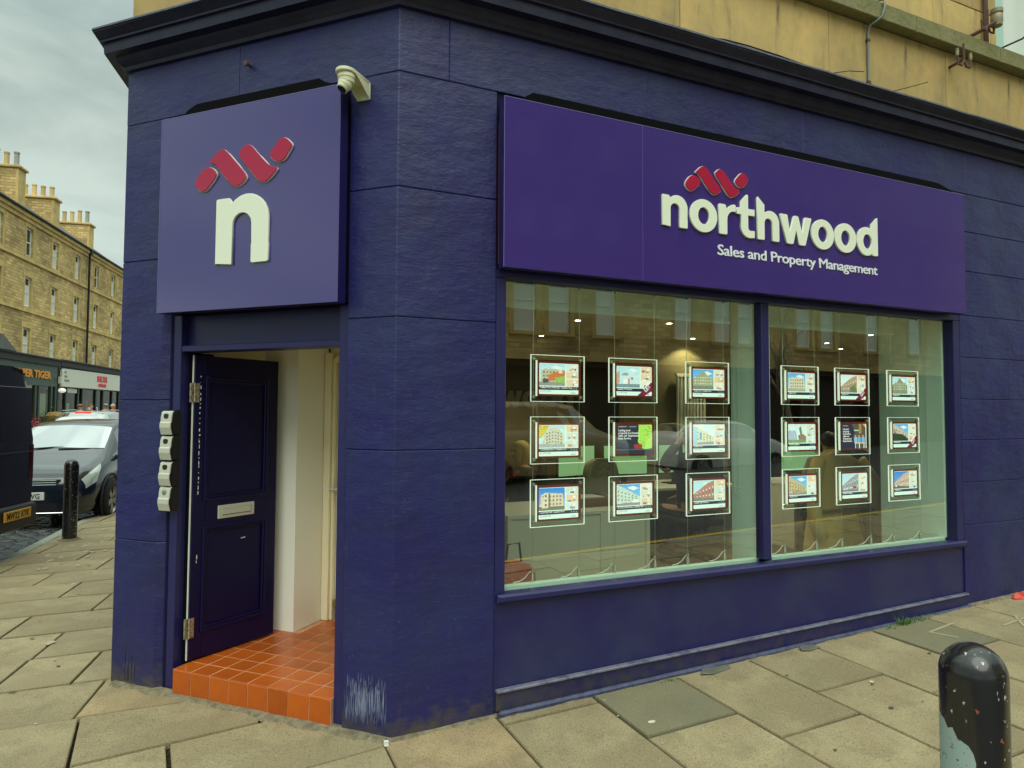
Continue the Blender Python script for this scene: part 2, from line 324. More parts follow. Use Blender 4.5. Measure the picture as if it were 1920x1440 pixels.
# pavement bed
pave = link('pavement', None)
bm = bmesh.new()
xs = [-3.2, 0, 2, 4, 8, 16, 40]
for a, b in zip(xs, xs[1:]):
    q = [(a, -3.0), (b, -3.0), (b, 1.6), (a, 1.6)]
    bm.faces.new([bm.verts.new((x, y_, gz(x, y_)-.028)) for x, y_ in q])
q = [(-3.5, 1.6), (0, 1.6), (1.5, 9), (14, 70), (8.2, 70), (-2.55, 10), (-2.9, 7.5), (-3.15, 5.5), (-3.4, 4)]
bm.faces.new([bm.verts.new((x, y_, -.028)) for x, y_ in q])
bpy.data.objects.remove(pave); pave = link('pavement', mesh_of(bm, 'pavement', m_joint)); pave['kind'] = 'structure'
def paving(pts, m_=None, ins=.006):
    """one slab from its corner points (ccw)"""
    c = Vector((sum(p[0] for p in pts)/len(pts), sum(p[1] for p in pts)/len(pts)))
    bm = bmesh.new(); n = len(pts); P = [Vector(p) for p in pts]; Q = []
    for i in range(n):
        a, b, d = P[i-1], P[i], P[(i+1) % n]
        n1 = Vector((-(b-a).y, (b-a).x)).normalized(); n2 = Vector((-(d-b).y, (d-b).x)).normalized()
        bi = (n1+n2); k = bi.length_squared; Q.append(b+bi*(2*(ins+R.uniform(-.0015, .003))/max(k, .4)))
    tx, ty, dz = R.uniform(-.004, .004), R.uniform(-.004, .004), R.uniform(-.003, .003)
    zz = lambda p: gz(p.x, p.y)+tx*(p.x-c.x)+ty*(p.y-c.y)+dz
    a = [bm.verts.new((p.x-c.x, p.y-c.y, zz(p)-.045)) for p in Q]; b = [bm.verts.new((p.x-c.x, p.y-c.y, zz(p))) for p in Q]
    bm.faces.new(a[::-1]); f = bm.faces.new(b)
    for i in range(n): bm.faces.new((a[i], a[(i+1) % n], b[(i+1) % n], b[i]))
    bmesh.ops.bevel(bm, geom=list(f.edges), offset=.004, segments=2, affect='EDGES')
    part('paving_slab', bm, m_ or m_slab, pave, smooth=25, loc=(c.x, c.y, 0))
cx = [-.04, .585, 1.187, 1.785, 2.365, 2.93, 3.535, 4.13, 4.73, 5.32, 5.92, 6.5, 7.1, 7.7, 8.3, 8.9, 9.5]
first = [None, -.115, -.576, -.88, -.588, -.89, -.577, -.89, -.57, -.88, -.6, -.9, -.57, -.88, -.6, -.88]
for i in range(len(cx)-1):
    x0, x1 = cx[i], cx[i+1]; y = .15
    ys = [y, first[i] if first[i] is not None else -.95]
    while ys[-1] > -3: ys.append(max(ys[-1]-.9 if ys[-1] < -.3 or first[i] is None else ys[-1]-.93, -3))
    for j in range(len(ys)-1):
        m_ = m_slabgrey if (i == 2 and j == 0) or (i == 6 and j == 0) else (m_slabpink if (i == 0 and j == 0) else None)
        paving([(x0, ys[j+1]), (x1, ys[j+1]), (x1, ys[j]), (x0, ys[j])], m_)
l1 = lambda x: -.05+.14*(x+.04); l2 = lambda x: .485+.15*(x+.593); l3 = lambda x: .93-.02*(x+1.5)
def row(lo, hi, joints, sh=0, m_=None):
    for a, b in zip(joints, joints[1:]):
        ym = (lo(a)+hi(a))/2
        sx = lambda x, yy: x+sh*(yy-ym)
        paving([(sx(a, lo(a)), lo(a)), (sx(b, lo(b)), lo(b)), (sx(b, hi(b)), hi(b)), (sx(a, hi(a)), hi(a))], m_(a) if m_ else None)
row(lambda x: l1(x)-.9, l1, [-3.4, -2.75, -2.1, -1.5, -.8, -.04])
row(lambda x: l1(x)-1.8, lambda x: l1(x)-.9, [-3.3, -2.4, -1.8, -1.1, -.5, -.04])
row(lambda x: -3.0, lambda x: l1(x)-1.8, [-3.2, -2.4, -1.8, -1.1, -.5, -.04])
row(l1, l2, [-3.5, -2.85, -1.95, -1.02, -.04], -.08, lambda a: m_slab)
row(l2, l3, [-3.5, -2.4, -1.49, -.62, .2], -.075)
row(l3, lambda x: 1.49, [-3.5, -2.42, -1.5, -.6, .2], .16, lambda a: m_slabpink if a == -1.5 else None)
yr = [1.49, 2.07, 2.645, 3.205, 3.75, 4.32, 4.87, 5.45, 6.03, 6.6, 7.2, 7.8, 8.4, 9.0, 9.6, 10.2, 10.8, 11.4, 12]
jt = [-2.0, -1.93, -2.25, -1.75, -2.08, -2.40, -1.95, -2.22, -1.8, -2.05, -1.7, -1.95, -1.5, -1.7, -1.3, -1.6, -1.2, -1.5]
for k in range(len(yr)-1):
    y0, y1 = yr[k], yr[k+1]; ym = (y0+y1)/2
    kerb = -3.42+.02*ym if ym < 4.5 else np.interp(ym, [4.5, 5.8, 6.7, 8.1, 10.3, 12], [-3.33, -3.06, -2.95, -2.81, -2.45, -2.15])
    js = [jt[k]]
    while js[0]-.9 > kerb+.25: js.insert(0, js[0]-.9)
    js.insert(0, kerb+.13)
    if k == 0: js = [-3.3, -2.9, -2.03, -1.605, -.7]
    while js[-1] < -.9+.18*(ym-1): js.append(js[-1]+.9)
    row(lambda x, y0=y0: y0, lambda x, y1=y1: y1, js, .16)
# kerb stones
kp = [(-3.5, -1.5), (-3.52, 1), (-3.45, 3), (-3.33, 4.5), (-3.06, 5.8), (-2.95, 6.7), (-2.81, 8.1), (-2.45, 10.3), (-1.9, 13), (-.6, 20), (2.2, 35), (9, 70)]
bm_far = bmesh.new()
for a, b in zip(kp, kp[1:]):
    a, b = Vector(a), Vector(b); n = max(1, round((b-a).length/.9)); d = (b-a)/n; nn = Vector((d.y, -d.x)).normalized()*.13
    for i in range(n):
        p, q = a+d*i+d.normalized()*.004, a+d*(i+1)-d.normalized()*.004
        far = p.y > 14; bm = bm_far if far else bmesh.new(); c = Vector((0, 0)) if far else p
        prism(bm, [tuple(p-c), tuple(p+nn-c), tuple(q+nn-c), tuple(q-c)][::1], -.25, .004+R.uniform(-.003, .003), None, 0 if far else .008)
        if not far: part('kerb_stone', bm, m_kerb, pave, loc=(c.x, c.y, 0))
part('kerb_stone', bm_far, m_kerb, pave, kind='stuff')
for i in range(16):
    x = -3.2+i*.92; bm = bmesh.new(); prism(bm, [(.004, -.14), (.915, -.14), (.915, 0), (.004, 0)], -.3, .004, None, .008)
    for v in bm.verts: v.co.z += gz(x, 0)
    part('kerb_stone', bm, m_kerb, pave, loc=(x, -3.0, 0))
bm = bmesh.new()
for dy in (-3.45, -3.65):
    for a, b in ((-3, 0), (0, 30)): bm.faces.new([bm.verts.new((x, y_, gz(x, 0)-.116)) for x, y_ in ((a, dy), (b, dy), (b, dy+.1), (a, dy+.1))])
part('yellow_line', bm, m_yline, road)
for k in range(2):
    pass
# mortar fillet along the foot of the wall
bm = bmesh.new()
def fillet(bm, pts, w0, h0):
    prev = None
    n = len(pts)
    for i, p in enumerate(pts):
        p = Vector(p); d = (Vector(pts[min(i+1, n-1)])-Vector(pts[max(i-1, 0)])).normalized(); o_ = Vector((d.y, -d.x))
        w = w0*(.75+.35*math.sin(i*.9)+R.uniform(-.12, .12)); g = gz(p.x, p.y)
        ring = [bm.verts.new((p.x-o_.x*.05, p.y-o_.y*.05, g+h0*1.2)), bm.verts.new((p.x+o_.x*w*.4, p.y+o_.y*w*.4, g+h0*(.75+.2*math.sin(i*.7+1)+R.uniform(-.05, .05)))), bm.verts.new((p.x+o_.x*w, p.y+o_.y*w, g-.004))]
        if prev:
            for k in range(2): bm.faces.new((prev[k], prev[k+1], ring[k+1], ring[k]))
        prev = ring
fillet(bm, [(-.00-i*.04*S2-.03, i*.04*S2-.00) for i in range(50)][::-1], .05, .014)
fillet(bm, [(-.02+i*.05, -.002) for i in range(14)], .035, .012)
fillet(bm, [(.6+i*.05, -.03) for i in range(180)], .03, .008)
o = part('mortar_fillet', bm, m_mortar, pave, smooth=60, kind='stuff')

# ================================================================== CORNER SHOP BUILDING
shop = thing('corner_shop', 'navy painted corner shop under a yellow sandstone tenement, with a splayed doorway and wide window', 'building')
def lp(s, d): return (-S2*s+S2*d, S2*s+S2*d)     # distance along the splay from the corner, depth behind it
nw = (-.983, .183)                                # outward normal of the far side wall
P3 = Vector(lp(2.02, 0))
def side(t, d): return (P3.x+U.x*t+.983*d, P3.y+U.y*t-.183*d)
def block(pts, z0, z1, name='wall_block', m_=m_wall, bev=.0045, g=.0009):
    bm = bmesh.new(); prism(bm, pts, z0+g, z1-g, None, bev); return part(name, bm, m_, shop)
# corner pier: each course wraps round the corner
def bw(x): return x
zc = [-.1, 1.493, 2.205, 2.91, 3.54]
for a, b in zip(zc, zc[1:]):
    block([lp(.305, .0), (0, 0), (.576, 0), (.576, .14), (.10, .14), lp(.305, .15)], a, b)
# left pier, chamfered towards the doorway, wrapping on to the side wall
zl = [-.1, .89, 1.763, 2.645, 3.54]
for a, b in zip(zl, zl[1:]):
    block([side(.6, 0), lp(2.02, 0), lp(1.665, 0), lp(1.625, .035), lp(1.625, .2), side(.6, .3)], a, b)
# right pier
zr = [-.1, .80, 1.144, 1.49, 1.825, 2.17, 2.518, 2.888, 3.22, 3.54]
for i, (a, b) in enumerate(zip(zr, zr[1:])):
    xj = {0: [], 8: [5.3], 7: [4.98, 5.7], 6: [5.5], 5: [4.99, 5.9], 4: [5.35], 3: [5.6], 2: [5.2], 1: [5.5]}[i] if True else []
    e = [4.700 if b < 2.53 else 4.64] + [x for x in xj] + [6.4, 7.2, 8.0]
    for p, q in zip(e, e[1:]):
        block([(p+.0015, 0), (q-.0015, 0), (q-.0015, .14), (p+.0015, .14)], a, b)
# frieze above the signs
fx = [0, .285, 1.62, 2.97, 4.82, 6.3, 8.0]
block([lp(1.1, 0), (0, 0), (.285, 0), (.285, .14), (.1, .14), lp(1.1, .15)], 3.5408, 3.93, 'frieze_block', g=.0)
block([side(.6, 0), lp(2.02, 0), lp(1.1, 0), lp(1.1, .15), lp(1.9, .2), side(.6, .3)], 3.5408, 3.93, 'frieze_block', bev=.0008, g=0)
for p, q in zip(fx[1:], fx[2:]): block([(p, 0), (q, 0), (q, .14), (p, .14)], 3.54, 3.93, 'frieze_block')
# backing core behind the blocks
bm = bmesh.new()
prism(bm, [(.002, .012), (.566, .012), (.566, .3), lp(.29, .3), lp(.29, .012)], -.1, 3.93)
prism(bm, [lp(2.01, .012), lp(1.64, .06), lp(1.64, .3), side(1, .4), side(1, .012)], -.1, 3.93)
prism(bm, [(4.71, .012), (8, .012), (8, .3), (4.71, .3)], -.1, 3.93)
prism(bm, [(.57, .012), (4.7, .012), (4.7, .3), (.57, .3)], 2.51, 3.93)
prism(bm, [lp(1.62, .012), lp(.31, .012), lp(.31, .3), lp(1.62, .3)], 2.30, 3.93)
part('wall_core', bm, m_gap, shop)
bm = bmesh.new(); prism(bm, [side(.602, 0), side(9, 0), side(9, .4), side(.602, .4)][::-1], -.1, 3.93); part('side_wall', bm, m_wall, shop)
bm = bmesh.new(); box(bm, FR, 8.002, 16, 0, .4, -.1, 3.93); part('shopfront_wall', bm, m_wall, shop)
# cornice: one profile swept round the splay
prof = [(-.02, 3.885), (.022, 3.893), (.028, 3.915), (.05, 3.93), (.066, 3.955), (.07, 3.966), (.125, 3.966), (.130, 4.028), (.146, 4.030), (.148, 4.042), (.158, 4.05), (.176, 4.078), (.182, 4.082), (.182, 4.098), (.03, 4.19), (-.02, 4.2)]
path = [((16, 0), (0, -1)), ((0, 0), None), (lp(2.02, 0), None), (side(7, 0), nw)]
nR, nL_, nW = Vector((0, -1)), Vector((-S2, -S2)), Vector(nw)
offs = [nR, (nR+nL_)/(1+nR.dot(nL_)), (nL_+nW)/(1+nL_.dot(nW)), nW]
base = [Vector((16, 0)), Vector((0, 0)), P3.xy if hasattr(P3, 'xy') else Vector(P3[:2]), Vector(side(7, 0))]
def sweep(prof, closed=False, sub=1):
    bm = bmesh.new(); rings = []
    st = []
    for i in range(len(base)-1):
        n = max(1, int((base[i+1]-base[i]).length/.25)) if sub > 1 else 1
        for k in range(n): st.append((base[i].lerp(base[i+1], k/n), (offs[i] if k == 0 else ([nR, nL_, nW][i])), k/n))
    st.append((base[-1], offs[-1], 0))
    for b, o_, t in st:
        j = R.uniform(-.004, .004) if sub > 1 else 0
        rings.append([bm.verts.new((b.x+o_.x*o, b.y+o_.y*o, z+(j if o > .1 else 0))) for o, z in prof])
    for a, b in zip(rings, rings[1:]):
        for k in range(len(prof)-1): bm.faces.new((a[k], a[k+1], b[k+1], b[k]))
    bm.faces.new(rings[0]); bm.faces.new(rings[-1][::-1]); return bm
corn = part('cornice', sweep(prof), m_corn, shop, smooth=30)
lead = [(.02, 4.195), (.03, 4.197), (.186, 4.104), (.189, 4.090), (.184, 4.088), (.181, 4.096)]
part('cornice_flashing', sweep(lead, sub=2), m_corntop, corn)
# upper sandstone storeys
def ash(F, x0, x1, z0, z1, y0=0, m_=m_ashlar):
    bm = bmesh.new(); c = F @ Vector(((x0+x1)/2, 0, (z0+z1)/2))
    box(bm, F, x0+.002, x1-.002, y0+R.uniform(0, .002), .25, z0+.002, z1-.002, .004)
    for v in bm.verts: v.co -= c
    part('ashlar_block', bm, m_, shop, loc=c)
WX0, WX1 = 5.30, 6.42       # upper window
vj0 = [0, .53, 1.879, 3.247, 4.60, 5.95, 7.3]
for a, b in zip(vj0, vj0[1:]): ash(FR, a, b, 4.0, 4.71)
for k, (z0, z1) in enumerate(((4.85, 5.17), (5.17, 5.55), (5.55, 5.95), (5.95, 6.4), (6.4, 6.9))):
    e = [0, .9+.3*(k % 2), 2.4-.25*(k % 2), 3.5+.2*(k % 2), 4.45+.3*(k % 2), 5.22]
    for a, b in zip(e, e[1:]): ash(FR, a, b, z0, z1)
    ash(FR, 5.22, WX0, z0, z1, 0); ash(FR, WX1, 7.3, z0, z1, 0)
ash(FR, 5.22, 7.3, 6.9, 7.4)
sc_ = [-.01, .9, 2.2, 3.0, 4.12, 5.2, 6.4, 7.3]
for a, b in zip(sc_, sc_[1:]):
    bm = bmesh.new(); c = Vector(((a+b)/2, 0, 4.78))
    slab(bm, [(a+.002, 4.712), (b-.002, 4.712), (b-.002, 4.848), (a+.002, 4.848)], FR, -.085, .2, .006)
    for v in bm.verts: v.co -= c
    part('string_course_block', bm, m_ashlar_moss, shop, loc=c)
for z0, z1 in ((4.0, 4.71), (4.71, 5.4), (5.4, 6.1), (6.1, 6.9)):
    for a, b in ((-2.004, -1.2), (-1.2, -.0)): ash(FL, a, b, z0, z1)
bm = bmesh.new()
for bx_ in ((.02, .05, 5.25, .3), (5.25, .3, WX0, .31), (WX1, .05, 16, .3)): box(bm, FR, bx_[0], bx_[2], bx_[1], .4, 3.93, 9)
box(bm, FR, WX0, WX1, .3, .4, 3.93, 4.85); box(bm, FR, WX0, WX1, .3, .4, 6.9, 9)
box(bm, FR, 7.302, 16, .0, .049, 4.0, 9); box(bm, FR, .0, 7.3, .0, .049, 7.41, 9)
box(bm, FL, -1.95, -.05, .05, .4, 3.93, 9); prism(bm, [side(.02, .02), side(9, .02), side(9, .4), side(.02, .4)][::-1], 3.93, 9)
box(bm, FL, -2.0, -.01, .0, .049, 6.91, 9)
part('upper_wall_core', bm, m_dress, shop)
# upper window: sash frame, pane
bm = bmesh.new()
for a in (WX0, WX1-.26):
    box(bm, FR, a, a+.11, .06, .2, 4.86, 6.9, .004); box(bm, FR, a+.1105, a+.26, .085, .2, 4.86, 6.9, .004)
box(bm, FR, WX0+.261, WX1-.261, .14, .2, 4.86, 4.95, .004); box(bm, FR, WX0+.261, WX1-.261, .14, .2, 5.85, 5.91, .004)

uw = part('upper_window', bm, m_mint, shop)
bm = bmesh.new(); box(bm, FR, WX0+.15, WX1-.15, .19, .2, 4.95, 6.88); part('pane', bm, m_panel, uw)

# ---- shop window
win = thing('shop_window', None, None); win.parent = shop; del_ = None
bm = bmesh.new()   # outer frame
box(bm, FR, .578, .640, .002, .09, .62, 2.465, .004); box(bm, FR, 4.620, 4.698, .002, .09, .62, 2.465, .004)
box(bm, FR, .578, 4.698, .004, .085, 2.467, 2.515, .003)
box(bm, FR, 2.570, 2.640, .012, .09, .70, 2.465, .005)
part('window_frame', bm, m_frame, win)
bm = bmesh.new(); slab(bm, [(.585, .634), (4.70, .634), (4.70, .682), (.585, .682)], FR, -.030, .055, .012); part('window_sill', bm, m_frame, win)
for a, b in ((.641, 2.569), (2.641, 4.619)):
    bm = bmesh.new(); vs = [bm.verts.new(p) for p in ((a, .05, .683), (b, .05, .683), (b, .05, 2.466), (a, .05, 2.466))]; bm.faces.new(vs)
    part('window_pane', bm, m_glass, win)
# ---- stall riser
def hexa(bm, x0, x1, y0, y1, za, zb, zc_, zd, bev=0):
    vs = [bm.verts.new(p) for p in ((x0, y0, za), (x1, y0, zb), (x1, y1, zb), (x0, y1, za), (x0, y0, zc_), (x1, y0, zd), (x1, y1, zd), (x0, y1, zc_))]
    fs = [bm.faces.new([vs[i] for i in f]) for f in ((0,3,2,1),(4,5,6,7),(0,1,5,4),(1,2,6,5),(2,3,7,6),(3,0,4,7))]
    if bev: bmesh.ops.bevel(bm, geom=list({e for f in fs for e in f.edges}), offset=bev, segments=1, affect='EDGES')
ri = thing('stall_riser', None, None); ri.parent = shop
bm = bmesh.new(); hexa(bm, .58, 4.70, .015, .09, .0, .1, .632, .632); part('riser_panel', bm, m_riser, ri)
bm = bmesh.new(); hexa(bm, .585, 4.705, -.012, .014, .045, .165, .142, .246, .002); part('riser_plinth', bm, m_riser, ri)
bm = bmesh.new(); hexa(bm, .585, 4.705, -.028, .012, .144, .248, .160, .262, .004); part('riser_moulding', bm, mat('worn_highlight_paint', (.17, .17, .22), .4, noise=[(14, .8, (1, 1, 1), (.05, .055, .12), .45, .65)]), ri)  # pale base colour paints in the moulding's highlight, mottled with worn darker patches
bm = bmesh.new(); hexa(bm, .59, 4.72, -.045, -.010, .005, .14, .052, .172, .012); part('riser_kerb', bm, mat('riser_kerb_paint', (.055, .065, .13), .45, noise=[(18, .7, (1, 1, 1), (.025, .025, .06), .4, .6)], bump=[(40, .4, .004, (1, 1, 1))]), ri)
bm = bmesh.new(); box(bm, FR, .576, .5855, .001, .02, .03, .69, .002); part('riser_edge_strip', bm, m_frame, ri)

# ---- doorway on the splay (x from -1.62 to -.305 in the splay's frame)
df = thing('door_frame', None, None); df.parent = shop
bm = bmesh.new(); box(bm, FL, -1.605, -1.546, .035, .18, -.02, 2.29, .004); part('jamb', bm, m_frame, df)
bm = bmesh.new(); box(bm, FL, -.372, -.307, .0205, .18, -.02, 2.29, .004); part('jamb', bm, m_frame, df)
bm = bmesh.new(); box(bm, FL, -1.545, -.374, .04, .16, 2.062, 2.098, .003); part('lintel', bm, m_frame, df)
bm = bmesh.new(); box(bm, FL, -1.545, -.374, .09, .14, 2.099, 2.29); part('fascia_board', bm, m_frame, df)
bm = bmesh.new(); box(bm, FL, -1.626, -1.6055, .04, .25, -.02, 2.4); box(bm, FL, -1.5455, -1.498, .181, .25, 0.15, 2.06); part('rebate', bm, m_gap, df)
bm = bmesh.new(); box(bm, FL, -1.5455, -1.5075, .098, .178, -.02, 2.061, .002); part('rebate_shade', bm, m_black, df)  # black strip painted in as the shade of the rebate beside the door
# hall behind
bm = bmesh.new()
box(bm, FL, -1.60, -1.275, .80, .82, .152, 2.45); box(bm, FL, -1.285, -1.275, .8205, 1.15, .152, 2.45, 0)
part('hall_wall', bm, m_hallw, shop)
bm = bmesh.new()
box(bm, FL, -1.60, -1.56, .185, .799, .152, 2.45); box(bm, FL, -.371, -.33, .185, 1.25, .152, 2.45)
box(bm, FL, -1.27, -.372, 1.17, 1.25, 2.08, 2.45)
part('hall_side_wall', bm, m_hall, shop)
bm = bmesh.new(); box(bm, FL, -1.6, -.33, .182, 1.3, 2.45, 2.5); part('hall_ceiling', bm, m_hall, shop)
ind = thing('inner_door', None, None); ind.parent = shop
bm = bmesh.new(); box(bm, FL, -1.272, -1.215, 1.10, 1.18, .152, 2.14, .004); box(bm, FL, -1.212, -1.19, 1.12, 1.18, .152, 2.1, .004); box(bm, FL, -1.189, -.372, 1.12, 1.169, 2.06, 2.12, .004)
part('architrave', bm, m_hall, ind)
bm = bmesh.new(); box(bm, FL, -1.185, -.375, 1.15, 1.19, .30, 2.055, .003)
for z0, z1 in ((.45, .95), (1.15, 1.9)):
    for x0, x1 in ((-1.1, -.8), (-.75, -.42)): box(bm, FL, x0, x1, 1.144, 1.155, z0, z1, .004)
dl = part('door_leaf', bm, m_hallw, ind)
bm = bmesh.new(); box(bm, FL, -1.185, -.375, 1.13, 1.20, .24, .30, .008); part('weather_bar', bm, m_brass, ind)
bm = bmesh.new(); box(bm, FL, -1.185, -.375, 1.16, 1.20, .152, .238); part('threshold', bm, m_black, ind)
bm = bmesh.new(); box(bm, FL, -1.165, -1.125, 1.14, 1.15, 1.02, 1.20, .003); tube(bm, [FL @ Vector((-1.145, 1.145, 1.12)), FL @ Vector((-1.145, 1.10, 1.12)), FL @ Vector((-1.20, 1.09, 1.12))], .008); part('handle', bm, m_steel, dl, smooth=40)
for zz in (1.42, .72):
    bm = bmesh.new(); lathe(bm, [(.001, .0), (.018, .0), (.018, .008), (.012, .012), (.001, .013)], 16, FL @ Matrix.Translation((-1.145, 1.15, zz)) @ Matrix.Rotation(math.pi/2, 4, 'X')); part('lock', bm, m_brass, dl, smooth=40)
# step and tiled floor
step = thing('tiled_step', None, None); step.parent = shop
bm = bmesh.new(); box(bm, FL, -1.504, -.3725, .001, 1.14, -.05, .1500); box(bm, FL, -1.27, -.37, 1.1401, 1.2, -.05, .1502)
part('step_bed', bm, m_grout, step)
tx = [-1.505+i*.1415 for i in range(9)]
def tile(x0, x1, y0, y1, z0, z1):
    bm = bmesh.new(); c = FL @ Vector(((x0+x1)/2, (y0+y1)/2, (z0+z1)/2))
    box(bm, FL, x0+.0028, x1-.0028, y0+.0025, y1-.0025, z0+.001, z1-R.uniform(0, .0012), .0022)
    for v in bm.verts: v.co -= c
    part('tile', bm, m_tile, step, loc=c)
for i in range(8):
    x0, x1 = tx[i], tx[i+1]
    tile(x0, x1, -.006, .006, -.03, .147)
    yy = -.004
    for j in range(9):
        y1 = .13 if j == 0 else yy+.1415
        if y1 > 1.16: break
        if not (y1 > .80 and x1 < -1.2): tile(x0, x1, yy, y1, .145, .152)
        elif x1 < -1.2 and j <= 6 and y1 > .80 and yy < .79: tile(x0, x1, yy, .80, .145, .152)
        yy = y1
# the front door leaf, standing open inwards
hin = Vector((-1.492, .10)); end = Vector((-1.372, .712)); dd = (end-hin)
hw = FL @ Vector((hin.x, hin.y, 0)); ew = FL @ Vector((end.x, end.y, 0))
FD = frame(hw, (ew-hw)); DW = (ew-hw).length
door = thing('front_door', None, None); door.parent = shop
bm = bmesh.new()
box(bm, FD, 0, .085, 0, .045, .165, 2.045, .002); box(bm, FD, DW-.085, DW, 0, .045, .165, 2.045, .002)
box(bm, FD, .085, DW-.085, 0, .045, .165, .33, 0); box(bm, FD, .085, DW-.085, 0, .045, .955, 1.14, 0); box(bm, FD, .085, DW-.085, 0, .045, 1.90, 2.045, 0)
leaf = part('door_leaf', bm, m_door, door)
for z0, z1 in ((.33, .955), (1.14, 1.90)):
    bm = bmesh.new(); box(bm, FD, .085, DW-.085, .014, .032, z0, z1); 
    part('door_panel', bm, m_door, door)
    bm = bmesh.new()
    for o0, o1, y0, y1 in ((-.014, .006, -.010, .013), (.006, .022, -.002, .0135)):
        a, b, c, d = .085+o0, DW-.085-o0, z0+o0, z1-o0; a2, b2, c2, d2 = .085+o1, DW-.085-o1, z0+o1, z1-o1
        box(bm, FD, a, a2, y0, y1, c, d, .003); box(bm, FD, b2, b, y0, y1, c, d, .003)
        box(bm, FD, a2+.0003, b2-.0003, y0+.0005, y1, c, c2, .003); box(bm, FD, a2+.0003, b2-.0003, y0+.0005, y1, d2, d, .003)
    part('panel_moulding', bm, m_door, door)
m_letter = mat('letter_box_satin', (.58, .60, .50), .35, .35)
lb = part('letter_box', (lambda b: (box(b, FD, .175, .445, -.007, .002, 1.005, 1.090, .003), b)[1])(bmesh.new()), m_letter, door)
bm = bmesh.new(); box(bm, FD, .205, .415, -.010, -.0072, 1.030, 1.068, .004); part('flap', bm, m_letter, lb)
bm = bmesh.new(); box(bm, FD, .207, .413, -.0078, -.0073, 1.025, 1.0295); box(bm, FD, .4155, .420, -.0078, -.0073, 1.026, 1.07); part('slot_shadow', bm, m_black, lb)
for zz in (.36, 1.81):
    bm = bmesh.new(); box(bm, FD, .001, .030, -.003, .0, zz-.06, zz+.06, .001); tube(bm, [FD @ Vector((-.004, -.006, zz-.06)), FD @ Vector((-.004, -.006, zz+.06))], .007)
    box(bm, FL, -1.507, -1.497, .072, .103, zz-.06, zz+.06, .001); part('hinge', bm, mat('painted_hinge', (.45, .42, .30), .4, .6, noise=[(60, .8, (1, 1, 1), (.2, .12, .05), .45, .6)]), door)
bm = bmesh.new(); box(bm, FD, -.007, -.002, .010, .02, .165, 2.045); part('draught_strip', bm, m_pvc, door)
bm = bmesh.new()                         # chipped paint along the hinge stile and a chip on the lower panel
zz = .75
while zz < 1.93:
    h = R.uniform(.004, .03); x = .034+R.uniform(-.002, .002)
    if zz > 1.2 or R.random() < .25: slab(bm, chaikin([(x, zz), (x+R.uniform(.003, .008), zz+.003), (x+R.uniform(.003, .007), zz+h), (x+.001, zz+h)]), FD, -.0012, .001)
    zz += h+R.uniform(.004, .03)
box(bm, FD, .36, .372, .0125, .014, .852, .858); box(bm, FD, .378, .392, .0125, .014, .853, .859)
part('chipped_paint', bm, m_pvc, door, kind='stuff')
# scuffs on the piers
def scuff(F, x0, x1, z0, z1, n, m_, y=-.0009):
    bm = bmesh.new()
    for _ in range(n):
        t = R.random(); x = x0+(x1-x0)*R.random(); zb = z0+(z1-z0)*R.random()**1.5*.7; h = (z1-zb)*R.uniform(.15, .7); wd = R.uniform(.0006, .0028)
        q = [(x, zb), (x+wd, zb+h*.2), (x+wd*R.uniform(.2, 1.6), zb+h), (x-wd*.3, zb+h*.6)]
        slab(bm, q, F, y-R.random()*.0004, .002)
    part('paint_scuffs', bm, m_, shop, kind='stuff')
m_scuff = mat('rubbed_paint', (.13, .16, .27), .6)
m_scuff2 = mat('pale_scratch', (.21, .24, .34), .6)
scuff(FL, -.285, -.03, .05, .36, 110, m_scuff)
scuff(FL, -.25, -.15, .08, .33, 45, m_scuff2, -.0013); scuff(FL, -.13, -.04, .12, .33, 38, m_scuff2, -.0013)
bm = bmesh.new()
for _ in range(220):                       # small nicks
    F, x, z = R.choice([(FR, R.uniform(.02, .55), R.uniform(.05, 3.8)), (FR, R.uniform(4.75, 6), R.uniform(.2, 3.4)), (FL, R.uniform(-2, -1.68), R.uniform(.05, 3.5)), (FL, R.uniform(-.28, -.02), R.uniform(.35, 3.5)), (FR, R.uniform(.1, 6), R.uniform(3.56, 3.85)), (FL, R.uniform(-1.9, 0), R.uniform(3.56, 3.85))])
    a = R.uniform(.001, .004); slab(bm, [(x, z), (x+a, z+a*.3), (x+a*1.2, z+a), (x+a*.1, z+a*.8)], F, -.0008, .002)
part('paint_nicks', bm, m_scuff2, shop, kind='stuff')
bm = bmesh.new()                            # drip marks on the left pier foot
for x, h in ((-1.90, .18), (-1.87, .13), (-1.845, .15), (-1.82, .10), (-1.88, .09)): slab(bm, [(x, .03), (x+.004, .03), (x+.003, .03+h), (x+.001, .03+h)], FL, -.0008, .002)
part('paint_drips', bm, m_gap, shop, kind='stuff')
bm = bmesh.new(); lathe(bm, [(.001, -.05), (.009, -.05), (.009, 0), (.018, .001), (.016, .01), (.001, .012)], 10, FL @ Matrix.Translation((-1.019, -.03, 3.752)) @ Matrix.Rotation(math.pi/2, 4, 'X')); box(bm, FL, -1.035, -1.012, -.04, -.03, 3.745, 3.762)
part('old_fixing', bm, m_rust, shop)

